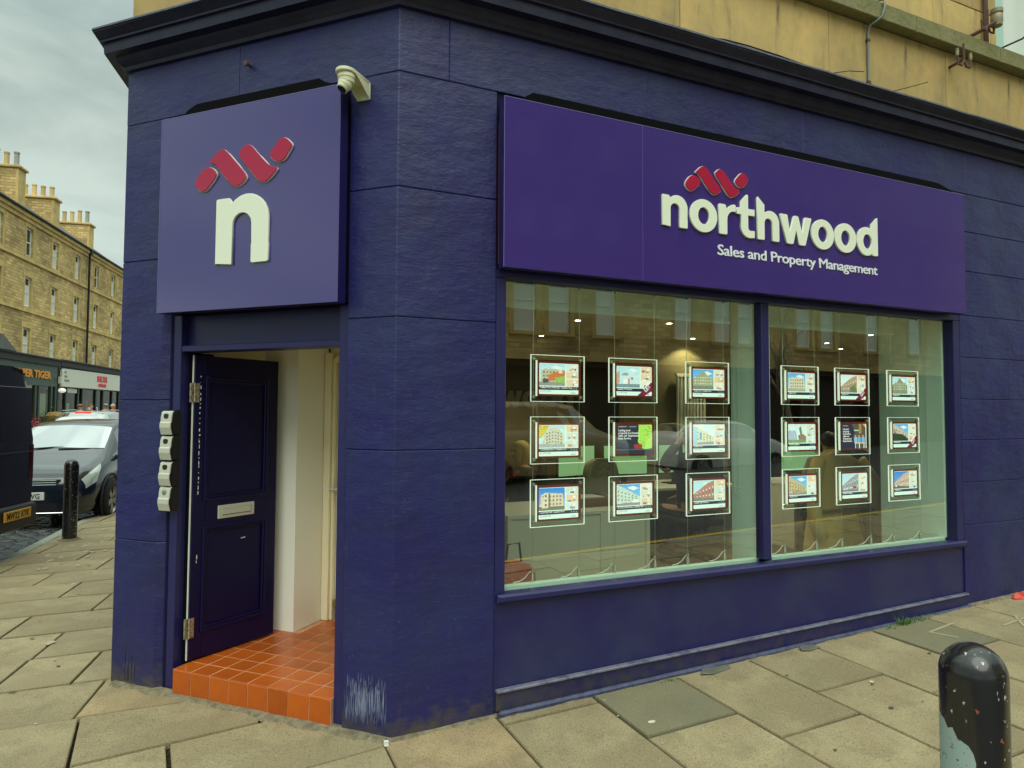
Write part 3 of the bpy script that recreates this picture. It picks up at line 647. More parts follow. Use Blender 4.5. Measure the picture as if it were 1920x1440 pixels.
# ================================================================== SIGNS
def curve_mesh(loops, F, depth, y0, bev=0):
    """loops of (x,z); first outer, others holes; front face at y0, back at y0+depth"""
    cu = bpy.data.curves.new('outline', 'CURVE'); cu.dimensions = '2D'; cu.fill_mode = 'BOTH'; cu.extrude = depth/2-bev; cu.bevel_depth = bev; cu.bevel_resolution = 1; cu.offset = -bev
    for lo in loops:
        sp = cu.splines.new('POLY'); sp.points.add(len(lo)-1); sp.use_cyclic_u = True
        for p, q in zip(sp.points, lo): p.co = (q[0], q[1], 0, 1)
    o = bpy.data.objects.new('outline', cu); COL.objects.link(o); bpy.context.view_layer.update()
    me = bpy.data.meshes.new_from_object(o.evaluated_get(bpy.context.evaluated_depsgraph_get()))
    M_ = F @ Matrix.Translation((0, y0+depth/2, 0)) @ Matrix.Rotation(math.pi/2, 4, 'X'); me.transform(M_)
    bpy.data.objects.remove(o); bpy.data.curves.remove(cu); return me
def text_mesh(txt, size, F, x, z, y0, depth=.002, align='LEFT', sx=1, bold=0, space=1, res=2):
    cu = bpy.data.curves.new('text', 'FONT'); cu.body = txt; cu.size = size; cu.align_x = align; cu.extrude = depth/2; cu.offset = bold; cu.space_character = space; cu.resolution_u = res
    o = bpy.data.objects.new('text', cu); COL.objects.link(o); bpy.context.view_layer.update()
    me = bpy.data.meshes.new_from_object(o.evaluated_get(bpy.context.evaluated_depsgraph_get()))
    M_ = F @ Matrix.Translation((x, y0+depth/2, z)) @ Matrix.Rotation(math.pi/2, 4, 'X') @ Matrix.Diagonal((sx, 1, 1, 1)); me.transform(M_)
    bpy.data.objects.remove(o); bpy.data.curves.remove(cu); return me
def mpart(name, me, m_, parent, label=None):
    me.materials.clear(); me.materials.append(m_); off = Vector(parent.location)
    p = parent.parent
    while p: off += Vector(p.location); p = p.parent
    me.transform(Matrix.Translation(-off)); me.name = name; o = link(name, me, parent); return tag(o, label)
def arc(cx, cy, rx, ry, a0, a1, n=12, p=1):
    q = []
    for i in range(n+1):
        a = math.radians(a0+(a1-a0)*i/n); c, s = math.cos(a), math.sin(a)
        q.append((cx+rx*math.copysign(abs(c)**p, c), cy+ry*math.copysign(abs(s)**p, s)))
    return q
def rnd(lo, r=.03):
    """slightly round the sharp corners"""
    q = []
    n = len(lo)
    for i in range(n):
        a, b, c = Vector(lo[i-1]), Vector(lo[i]), Vector(lo[(i+1) % n])
        u, v = (a-b), (c-b)
        if u.length > 2*r and v.length > 2*r and u.angle(v) < 2.3:
            p0, p1 = b+u.normalized()*r, b+v.normalized()*r
            q += [tuple(p0), tuple(p0.lerp(b, .5).lerp(b.lerp(p1, .5), .5)), tuple(p1)]
        else: q.append(tuple(b))
    return q
G = {}
G['n'] = [rnd([(0, 0), (0, .99), (.25, .99), (.30, .91)])[:-1]+[(.30, .91)]+arc(.575, .62, .395, .40, 132, 0, 14)+rnd([(.97, .3), (.97, 0), (.66, 0), (.66, .3)])[1:-1]+arc(.485, .58, .175, .17, 0, 180, 10)+[(.31, 0)]]
G['o'] = [arc(.55, .5, .55, .535, 0, 360, 40)[:-1], arc(.55, .5, .225, .275, 0, 360, 28)[:-1][::-1]]
G['r'] = [[(0, .03), (0, .96), (.03, .99), (.24, .99), (.28, .96), (.31, .87)]+arc(.66, .66, .36, .37, 150, 92, 6)+[(.70, 1.0), (.70, .79)]+arc(.62, .50, .28, .29, 85, 165, 8)+[(.34, .45), (.34, .03), (.31, 0), (.03, 0)]]
G['t'] = [[(.185, 1.19), (.44, 1.44), (.495, 1.42), (.495, .965), (.775, .965), (.775, .745), (.495, .745), (.495, .34)]+arc(.60, .34, .105, .105, 180, 262, 6)+[(.775, .25), (.775, .015)]+arc(.56, .36, .375, .37, 282, 180, 10)+[(.185, .745), (0, .745), (0, .93), (.03, .965), (.185, .965)]]
G['h'] = [[(0, .03), (0, 1.42), (.03, 1.44), (.31, 1.19), (.31, .93)]+arc(.575, .62, .395, .40, 126, 0, 14)+[(.97, .03), (.94, 0), (.69, 0), (.66, .03)]+arc(.485, .58, .175, .17, 0, 180, 10)+[(.31, .03), (.28, 0), (.03, 0)]]
G['w'] = [[(0, .97), (.03, 1), (.30, 1), (.33, .97), (.44, .40), (.62, .97), (.66, 1), (.80, 1), (.84, .97), (1.02, .40), (1.13, .97), (1.16, 1), (1.43, 1), (1.455, .97), (1.17, .03), (1.13, 0), (.90, 0), (.86, .03), (.73, .50), (.60, .03), (.56, 0), (.33, 0), (.29, .03)]]
G['d'] = [arc(.50, .5, .50, .53, 62, 298, 26)+[(.78, .08), (.80, 0), (1.06, 0), (1.09, .03), (1.09, 1.42), (1.06, 1.43), (.76, 1.16), (.755, .98)], arc(.545, .5, .225, .27, 0, 360, 26)[:-1][::-1]]
RIB = [[(0, 3.039), (.045, 3.10), (.075, 3.121), (.125, 3.121), (.155, 3.10), (.173, 3.069), (.113, 3.009), (.08, 2.985), (.055, 2.985), (.022, 3.003)],
       [(.106, 3.148), (.150, 3.188), (.175, 3.211), (.216, 3.219), (.244, 3.197), (.320, 3.118), (.397, 3.038), (.370, 3.008), (.343, 2.992), (.310, 2.985), (.285, 2.995), (.22, 3.062), (.157, 3.136), (.145, 3.142)],
       [(.321, 3.170), (.352, 3.203), (.376, 3.221), (.416, 3.217), (.48, 3.145), (.555, 3.071), (.610, 3.064), (.590, 3.035), (.551, 3.004), (.53, 2.991), (.495, 2.99), (.47, 3.004), (.40, 3.085)],
       [(.545, 3.140), (.585, 3.185), (.621, 3.222), (.659, 3.222), (.685, 3.20), (.710, 3.174), (.680, 3.135), (.661, 3.108), (.635, 3.093), (.612, 3.091), (.575, 3.105)]]
def signbox(root, F, x0, x1, z0, z1, back, chamf):
    bm = bmesh.new(); slab(bm, chamf, F, -.028, -.001); part('backing_board', bm, m_black, root)
    bm = bmesh.new(); box(bm, F, x0+.001, x1-.001, -.096, -.0285, z0+.001, z1-.001); part('side_return', bm, m_signside, root)
    bm = bmesh.new(); box(bm, F, x0, x1, -.100, -.0965, z0, z1, .0012); p = part('face_panel', bm, m_sign if F is FR else m_sign_gloss, root)
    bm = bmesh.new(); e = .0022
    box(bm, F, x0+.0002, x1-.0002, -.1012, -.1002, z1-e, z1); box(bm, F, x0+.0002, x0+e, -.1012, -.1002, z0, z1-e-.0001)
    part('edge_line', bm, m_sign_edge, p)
s1 = thing('fascia_sign', 'long purple fascia sign reading northwood Sales and Property Management above the shop window', 'sign')
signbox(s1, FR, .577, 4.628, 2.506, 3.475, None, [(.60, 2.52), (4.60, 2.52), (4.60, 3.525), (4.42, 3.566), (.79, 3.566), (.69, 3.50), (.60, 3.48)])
bm = bmesh.new(); box(bm, FR, 1.5045, 1.507, -.1006, -.1001, 2.508, 3.473); part('panel_joint', bm, mat('panel_joint', (.12, .09, .3), .4), s1)
bm = bmesh.new(); box(bm, FR, .583, .593, -.026, -.006, 2.54, 3.36); part('timber_batten', bm, mat('batten_red_brown', (.16, .03, .02), .7), s1)
def letter(ch, F, x, z, k, root, y0=-.1155, dep=.015):
    me = curve_mesh([[(x+px*k, z+pz*k) for px, pz in lo] for lo in G[ch]], F, dep, y0, .0012 if k < .3 else .002)
    me2 = curve_mesh([[(x+px*k, z+pz*k) for px, pz in lo] for lo in G[ch]], F, dep*.4, y0+dep*.6+.0003, 0)
    o = mpart('letter', me, m_white, root); return o
x0s = {0: ('n', 1.643), 1: ('o', 1.856), 2: ('r', 2.091), 3: ('t', 2.238), 4: ('h', 2.418), 5: ('w', 2.622), 6: ('o', 2.913), 7: ('o', 3.140), 8: ('d', 3.368)}
for k in range(9): letter(x0s[k][0], FR, x0s[k][1], 2.8635, .2, s1)
def ribbons(F, ox, oz, k, root):
    for r_ in RIB:
        pts = chaikin([(ox+p[0]*k, oz+(p[1]-2.985)*k) for p in r_], 2)
        c = (sum(p[0] for p in pts)/len(pts), sum(p[1] for p in pts)/len(pts))
        big = [(c[0]+(p[0]-c[0])*1.0+math.copysign(.0026, p[0]-c[0]), c[1]+(p[1]-c[1])+math.copysign(.0022, p[1]-c[1])) for p in pts]
        o = mpart('logo_ribbon', curve_mesh([pts], F, .006, -.1150, .001), m_red, root)
        mpart('trim', curve_mesh([big], F, .009, -.1088, 0), m_whitetrim, o)
ribbons(FR, 1.818, 3.113, .745, s1)
def words(txt, size, F, x0, x1, z, y0, depth, m_, root, bold):
    full = text_mesh(txt, size, Matrix(), 0, 0, 0, depth, 'LEFT', 1, bold, .95, 3); xs_ = [v.co.x for v in full.vertices]; a, k = min(xs_), (x1-x0)/(max(xs_)-min(xs_)); pos = 0
    for w_ in txt.split(' '):
        i = txt.index(w_, pos); pre = text_mesh(txt[:i+len(w_)], size, Matrix(), 0, 0, 0, depth, 'LEFT', 1, bold, .95, 3); e = max(v.co.x for v in pre.vertices)
        me = text_mesh(w_, size, Matrix(), 0, 0, 0, depth, 'LEFT', 1, bold, .95, 3); d = e-max(v.co.x for v in me.vertices); pos = i+len(w_)
        bw_ = bmesh.new()                      # strokes thickened by three slightly shifted copies, each a hair further out
        for n_, (ox, oz) in enumerate(((-.0013, -.0008), (.0013, -.0008), (0, .0010))):
            m3 = me.copy()
            for v in m3.vertices: q = v.co.copy(); v.co = F @ Vector((x0+(q.x+d-a)*k+ox, y0+q.y-n_*.0002, z+q.z+oz))
            bw_.from_mesh(m3); bpy.data.meshes.remove(m3)
        m4 = bpy.data.meshes.new('word'); bw_.to_mesh(m4); bw_.free(); mpart('word', m4, m_, root)
words('Sales and Property Management', .098, FR, 2.088, 3.590, 2.727, -.1052, .005, m_sub, s1, 0)
s2 = thing('square_sign', 'square purple sign with a white n and red ribbon logo over the doorway', 'sign')
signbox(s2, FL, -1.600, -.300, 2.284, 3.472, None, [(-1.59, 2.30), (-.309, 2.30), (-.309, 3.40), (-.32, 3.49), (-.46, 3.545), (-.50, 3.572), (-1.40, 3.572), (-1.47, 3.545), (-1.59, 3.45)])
letter('n', FL, -1.139, 2.535, .392, s2)
ribbons(FL, -1.312, 2.985, 1.0, s2)

# ================================================================== CCTV CAMERA, KEY SAFES
cc = thing('security_camera', 'cream dome security camera on a bracket at the corner of the square sign', 'camera', FL @ Vector((-.235, 0, 3.46)))
bm = bmesh.new()
box(bm, FL, -.262, -.165, -.014, 0, 3.395, 3.508, .004)
pl = [(-.258, -.012)]+[(-.232+.062*math.cos(a), -.185-.062*math.sin(a)) for a in [math.radians(180-i*18) for i in range(11)]]+[(-.166, -.012)]
prism(bm, pl, 3.492, 3.514, FL, .003)
wpart('bracket', bm, m_cctv, cc, smooth=40)
bm = bmesh.new()
for x in (-.259, -.168):
    V_ = [[bm.verts.new(FL @ Vector((x+d_, y_, z_))) for y_, z_ in ((-.014, 3.398), (-.014, 3.4915), (-.17, 3.4915), (-.10, 3.455))] for d_ in (-.002, .002)]
    bm.faces.new(V_[0]); bm.faces.new(V_[1][::-1])
    for k in range(4): bm.faces.new((V_[0][k], V_[1][k], V_[1][(k+1) % 4], V_[0][(k+1) % 4]))
wpart('bracket_web', bm, m_cctv, cc)
T = FL @ Matrix.Translation((-.232, -.175, 3.49)) @ Matrix.Rotation(math.pi, 4, 'X')
bm = bmesh.new(); lathe(bm, [(.001, 0), (.052, 0), (.055, .006), (.055, .026), (.049, .028), (.049, .034), (.053, .036), (.050, .056), (.030, .066), (.001, .07)], 28, T); hs_ = wpart('housing', bm, m_cctv, cc, smooth=40)
d = (FL.to_3x3() @ Vector((-.30, -.45, -.95))).normalized(); B_ = Matrix.Translation(FL @ Vector((-.236, -.183, 3.425))) @ d.to_track_quat('Z', 'Y').to_matrix().to_4x4()
bm = bmesh.new(); ellipsoid(bm, (0, 0, 0), (.045, .045, .042), B_, 24, 16); lathe(bm, [(.038, .02), (.036, .040), (.032, .043), (.028, .042)], 24, B_); wpart('eyeball', bm, m_cctv, cc, smooth=50)
bm = bmesh.new(); lathe(bm, [(.001, .0425), (.030, .0425), (.030, .044), (.001, .046)], 24, B_); wpart('lens', bm, mat('lens_glass', (.01, .008, .004), .08), cc, smooth=50)
cc.scale = (.84,)*3
# key safes on the jamb, left of the door
def key_safe():
    t = thing('key_safe', 'x', 'key safe', group='key safes stacked beside the door')
    pr = [(0, -.075), (0, .075), (-.035, .078), (-.058, .062), (-.066, .02), (-.066, -.03), (-.058, -.075)]  # y, z
    bm = bmesh.new(); a = [bm.verts.new((-.047, p[0], p[1])) for p in pr]; b = [bm.verts.new((.047, p[0], p[1])) for p in pr]
    bm.faces.new(a); bm.faces.new(b[::-1])
    for i in range(len(pr)): bm.faces.new((a[i], b[i], b[(i+1) % len(pr)], a[(i+1) % len(pr)]))
    bmesh.ops.bevel(bm, geom=bm.edges[:], offset=.006, segments=2, affect='EDGES'); part('case', bm, m_kblack, t, smooth=40)
    bm = bmesh.new()
    def cover(pts, x0, x1, th=.006):
        a = [bm.verts.new((x0, y, z)) for y, z in pts]; b = [bm.verts.new((x1, y, z)) for y, z in pts]
        a2 = [bm.verts.new((x0, y-th, z)) for y, z in pts]; b2 = [bm.verts.new((x1, y-th, z)) for y, z in pts]
        for i in range(len(pts)-1):
            for q in ((a2[i], b2[i], b2[i+1], a2[i+1]), (a[i+1], b[i+1], b[i], a[i]), (a[i], a2[i], a2[i+1], a[i+1]), (b[i+1], b2[i+1], b2[i], b[i])): bm.faces.new(q)
        bm.faces.new((a[0], b[0], b2[0], a2[0])); bm.faces.new((a[-1], a2[-1], b2[-1], b[-1]))
    cover([(-.050, .070), (-.060, .060), (-.065, .035), (-.067, .005)], -.043, .043)
    cover([(-.067, .005), (-.073, -.003), (-.074, -.030)], -.043, .043); cover([(-.074, -.030), (-.062, -.073)], -.043, .043)
    part('cover', bm, m_ksilver, t, smooth=20)
    bm = bmesh.new(); slab(bm, chaikin([(-.018, .024), (.018, .024), (.018, .054), (-.018, .054)], 2), Matrix(), -.0735, -.066); part('dial_window', bm, mat('smoked_window', (.02, .022, .02), .15), t)
    return t
ks0 = key_safe()
ksl = ['topmost silver and black key safe in the stack by the door', 'second silver and black key safe down, directly below the topmost one', 'third key safe down, between the second one and the one with a round lock', 'lowest key safe in the stack by the door, its dial window round and worn']
for i, z in enumerate((1.625, 1.472, 1.316, 1.166)):
    k = ks0 if i == 0 else copy_tree(ks0)
    k.location = FL @ Vector((-1.572, .034, z)); k.rotation_euler = (0, 0, -math.pi/4); k['label'] = ksl[i]
    if i == 3:
        for ch in k.children:
            if ch.name.startswith('dial_window'):
                bm = bmesh.new(); lathe(bm, [(.001, 0), (.017, 0), (.019, .004), (.013, .006), (.001, .004)], 18, Matrix.Translation((0, -.067, .036)) @ Matrix.Rotation(math.pi/2, 4, 'X')); ch.data = mesh_of(bm, 'dial_lock', m_steel, True)
# ================================================================== DISPLAY PANELS IN THE WINDOW
W_, H_ = 92, 66
def P(w=W_, h=H_, c=(.8, .9, .86)): a = np.zeros((h, w, 3)); a[:] = c; return a
def rc(a, x0, y0, x1, y1, c, n=0):
    h, w = a.shape[:2]; X0, X1, Y0, Y1 = int(round(x0*w)), int(round(x1*w)), int(round(y0*h)), int(round(y1*h))
    a[Y0:Y1, X0:X1] = np.array(c)*(1+n*(np.random.rand(max(Y1-Y0, 0), max(X1-X0, 0), 1)-.5))
def pg(a, pts, c, n=0):
    h, w = a.shape[:2]; yy, xx = np.mgrid[0:h, 0:w]; px, py = (xx+.5)/w, (yy+.5)/h; ins = np.zeros((h, w), bool)
    for i in range(len(pts)):
        x1, y1 = pts[i-1]; x2, y2 = pts[i]
        if y1 == y2: continue
        c_ = ((y1 > py) != (y2 > py)) & (px < (x2-x1)*(py-y1)/(y2-y1)+x1); ins ^= c_
    a[ins] = (np.array(c)*(1+n*(np.random.rand(h, w, 1)-.5)))[ins]
def house_pic(a, x0, y0, x1, y1, kind):
    h, w = a.shape[:2]; s = P(int((x1-x0)*w), int((y1-y0)*h)); k = kind; sky_ = {'b': (.12, .42, .80), 'p': (.45, .72, .82), 'w': (.66, .82, .86), 'd': (.03, .25, .75)}[k['sky']]
    H2 = s.shape[0]
    for i in range(H2): s[i] = np.array(sky_)*(1-.0*i)+np.array((.3, .25, .15))*(i/H2)*.6
    if k['sky'] in 'bp': pg(s, [(.45, .15), (.7, .08), (.95, .2), (.7, .3)], (.8, .87, .9), .1)
    t, c, f = k['type'], k['col'], k['floor']
    rc(s, 0, .82, 1, 1, f, .3)
    D = np.array(c)*.35
    if t == 'left':    # facade receding to the right
        pg(s, [(0, .0), (.35, .18), (1, .62), (1, .84), (0, .9)], c, .35)
        for i in range(6):
            for j in range(3):
                x = .05+i*.15; top = .12+x*.5; y = top+(.84-top)*(.18+.28*j); rc(s, x, y, x+.05, y+.09*(1-x*.6), D)
    elif t == 'right':
        pg(s, [(1, .0), (.62, .16), (0, .66), (0, .84), (1, .9)], c, .35)
        for i in range(6):
            for j in range(3):
                x = .9-i*.15; top = .10+(1-x)*.52; y = top+(.84-top)*(.18+.28*j); rc(s, x, y, x+.05, y+.09*(.4+x*.6), (.75, .8, .8) if j != 1 else D)
    elif t == 'block':
        pg(s, [(.08, .3), (.25, .22), (.92, .26), (.97, .84), (.05, .84)], c, .25)
        for i in range(6):
            for j in range(3): rc(s, .15+i*.13, .34+j*.17, .21+i*.13, .43+j*.17, D)
    elif t == 'corner':
        pg(s, [(.42, .12), (.72, .08), (.95, .4), (.98, .84), (.12, .84), (.2, .42)], c, .3)
        for i in range(6):
            for j in range(4): rc(s, .28+i*.11, .26+j*.14+abs(i-2.5)*.03, .33+i*.11, .33+j*.14+abs(i-2.5)*.03, D)
    elif t == 'gable':
        pg(s, [(0, .5), (.2, .32), (.3, .34), (.42, .14), (.5, .06), (.58, .14), (.75, .34), (.9, .36), (1, .5), (1, .84), (0, .84)], c, .35)
        for i in range(7):
            for j in range(3): rc(s, .1+i*.125, .38+j*.15, .15+i*.125, .45+j*.15, (.72, .78, .65))
    elif t == 'house':
        pg(s, [(.2, .4), (.42, .22), (.58, .08), (.74, .36), (.95, .36), (.95, .82), (.2, .82)], c, .12); pg(s, [(.2, .42), (.3, .3), (.5, .3), (.5, .42)], (.3, .38, .42)); rc(s, .28, .6, .44, .82, (.85, .9, .9)); rc(s, .5, .58, .57, .82, (.6, .2, .2)); rc(s, .62, .5, .72, .62, D)
        pg(s, [(0, .3), (.14, .2), (.14, .8), (0, .84)], (.6, .35, .3), .2)
    elif t == 'blue':
        pg(s, [(0, .38), (.12, .28), (.2, .38), (.3, .28), (.45, .4), (.5, .84), (0, .84)], (.42, .5, .66), .3); pg(s, [(.6, .2), (.72, .1), (.78, .5), (.7, .7)], (.16, .25, .1), .5); pg(s, [(.55, .6), (.8, .5), (1, .65), (1, .95), (.6, .95)], (.32, .2, .16), .5)
        rc(s, 0, .84, 1, 1, (.2, .36, .16), .4)
    for q in k.get('x', []): q(s)
    for i in range(int(k.get('cars', 0))):
        x = .06+i*.16; rc(s, x, .82-.02*i, x+.13, .90-.03*i, R.choice([(.55, .58, .62), (.12, .16, .3), (.6, .1, .1), (.75, .78, .8)]))
    sh = s.shape[:2]; nz_ = np.random.rand(sh[0], sh[1], 1)*.34+.83; s = s*nz_
    X0, Y0 = int(x0*w), int(y0*h); a[Y0:Y0+s.shape[0], X0:X0+s.shape[1]] = s
def thumb(a, x0, y0, x1, y1):
    base = R.choice([(.75, .70, .58), (.68, .76, .76), (.80, .60, .42), (.62, .70, .68), (.78, .78, .70)]); rc(a, x0, y0, x1, y1, base, .35)
    w, h = x1-x0, y1-y0
    for _ in range(3):
        cx_, cy_ = x0+w*R.uniform(.1, .7), y0+h*R.uniform(.45, .8); rc(a, cx_, cy_, min(cx_+w*R.uniform(.1, .35), x1), min(cy_+h*.25, y1), R.choice([(.2, .2, .2), (.7, .3, .15), (.35, .4, .45), (.85, .9, .9), (.5, .3, .15)]))
    rc(a, x0+w*.6, y0+h*.15, x0+w*.8, y0+h*.5, (.9, .93, .9))
def listing(kind, let=False):
    a = P(c=(.72, .90, .84)); house_pic(a, .0, .02, .66, .735, kind)
    for j in range(3): thumb(a, .69, .02+j*.245, .985, .02+j*.245+.225)
    rc(a, 0, .765, 1, .865, (.018, .028, .055)); rc(a, .80, .80, .84, .83, (.4, .45, .5)); rc(a, .87, .80, .90, .83, (.4, .45, .5)); rc(a, .93, .80, .97, .83, (.4, .45, .5))
    rc(a, .80, .945, .93, .97, (.35, .42, .48))
    if let: pg(a, [(1, .52), (1, .84), (.78, 1.01), (.58, 1.01)], (.19, .012, .055))
    return a
def ad1():
    a = P(c=(.028, .034, .06)); pg(a, [(.62, 0), (1, 0), (1, .82), (.75, .84), (.6, .6)], (.42, .72, .12), .2)
    for _ in range(26): x, y = R.uniform(.64, .95), R.uniform(.05, .75); rc(a, x, y, x+.04, y+.02, (.16, .40, .05))
    rc(a, .49, .66, .72, .82, (.35, .05, .06)); rc(a, 0, .84, 1, .86, (.10, .12, .22)); rc(a, .35, .06, .55, .08, (.5, .5, .5)); return a
def ad2():
    a = P(c=(.028, .026, .06)); rc(a, .42, 0, 1, 1, (.10, .09, .07), .6); pg(a, [(.42, 0), (.55, .35), (.45, .5), (.58, 1), (.4, 1)], (.028, .026, .06))
    pg(a, [(.7, .0), (.8, .0), (.8, .4), (.7, .4)], (.45, .22, .08)); pg(a, [(.85, .0), (1, 0), (1, .2)], (.7, .45, .12))
    for x, c in ((.5, (.25, .5, .75)), (.64, (.2, .42, .7)), (.8, (.22, .45, .75))): rc(a, x, .55, x+.13, .75, c, .2); rc(a, x+.03, .46, x+.09, .55, (.6, .35, .25))
    rc(a, .52, .76, .95, .8, (.75, .55, .35))
    for x in (.54, .7, .88): rc(a, x, .8, x+.03, 1, (.8, .85, .8))
    rc(a, .5, .25, .7, .29, (.5, .7, .6)); rc(a, .97, 0, 1, 1, (.75, .85, .85)); return a
PW, PH = .270, .187
def poster_mesh(a):
    h, w = a.shape[:2]; vs, fs, cols = [], [], []
    for j in range(h+1):
        for i in range(w+1): vs.append((PW*i/w, 0, PH*(1-j/h)))
    rad = .03
    for j in range(h):
        for i in range(w):
            dx = min(i+.5, w-i-.5)/w*PW; dz = min(j+.5, h-j-.5)/h*PH
            if dx < .008 and dz < .008 and math.hypot(.008-dx, .008-dz) > .0085: continue
            k = j*(w+1)+i; fs.append((k+w+1, k+w+2, k+1, k)); cols.append(a[j, i])
    me = bpy.data.meshes.new('printed_sheet'); me.from_pydata(vs, [], fs)
    at = me.color_attributes.new('print', 'FLOAT_COLOR', 'CORNER'); arr = np.ones((len(fs), 4, 4)); arr[:, :, :3] = np.clip(np.array(cols)[:, None, :], 0, 1); at.data.foreach_set('color', arr.ravel()); me.materials.append(m_print); return me
m_print = bpy.data.materials.new('backlit_print'); m_print.use_nodes = True; t_ = m_print.node_tree; b_ = t_.nodes['Principled BSDF']; at_ = t_.nodes.new('ShaderNodeAttribute'); at_.attribute_name = 'print'
t_.links.new(at_.outputs[0], b_.inputs['Base Color']); t_.links.new(at_.outputs[0], b_.inputs['Emission Color']); b_.inputs['Emission Strength'].default_value = .72; b_.inputs['Roughness'].default_value = .4
m_holder = mat('poster_border_maroon', (.26, .03, .018), .4)
m_txtw = mat('print_white_text', (.8, .8, .8), .5, emit=((1, 1, 1), .55)); m_txtg = mat('print_grey_text', (.22, .28, .30), .5)
DWD, DHT = .370, .284
def display():
    t = thing('property_display', 'x', 'display', group='lit property display panels hanging in the window')
    bm = bmesh.new(); box(bm, Matrix(), .004, DWD-.004, .001, .007, .004, DHT-.004); part('acrylic_sheet', bm, m_clear, t)
    bm = bmesh.new(); e = .0027
    box(bm, Matrix(), 0, DWD, -.001, .009, 0, e); box(bm, Matrix(), 0, DWD, -.001, .009, DHT-e, DHT); box(bm, Matrix(), 0, e, -.001, .009, e, DHT-e); box(bm, Matrix(), DWD-e, DWD, -.001, .009, e, DHT-e)
    part('lit_edge', bm, m_acry_edge, t)
    bm = bmesh.new(); box(bm, Matrix(), .036, .041, -.004, .012, .034, DHT-.034); part('light_bar', bm, m_acry_edge, t)
    bm = bmesh.new(); box(bm, Matrix(), .044, .342, -.003, .0, .034, DHT-.036, .002); h = part('poster_holder', bm, m_holder, t)
    for x in (.022, .345):
        for z in (.028, DHT-.028):
            bm = bmesh.new(); lathe(bm, [(.001, -.004), (.010, -.004), (.011, 0), (.011, .014), (.001, .016)], 12, Matrix.Translation((x, .012, z)) @ Matrix.Rotation(math.pi/2, 4, 'X')); part('clip', bm, m_clip, t, smooth=40)
    return t
K = lambda sky, type, col, floor=(.30, .30, .28), **k: dict(sky=sky, type=type, col=col, floor=floor, **k)
rows = [2.047, 1.673, 1.297]; cols_ = [.855, 1.403, 2.006, 2.863, 3.404, 3.981]
ORG = [lambda s: pg(s, [(.35, .5), (.9, .28), (1, .3), (1, .62), (.35, .8)], (.62, .18, .06), .3), lambda s: rc(s, .75, .24, .9, .42, (.7, .7, .6)), lambda s: pg(s, [(.6, .62), (1, .55), (1, .85), (.65, .85)], (.3, .5, .12), .4), lambda s: pg(s, [(.12, .75), (.2, .66), (.35, .7), (.38, .85), (.15, .88)], (.08, .09, .08))]
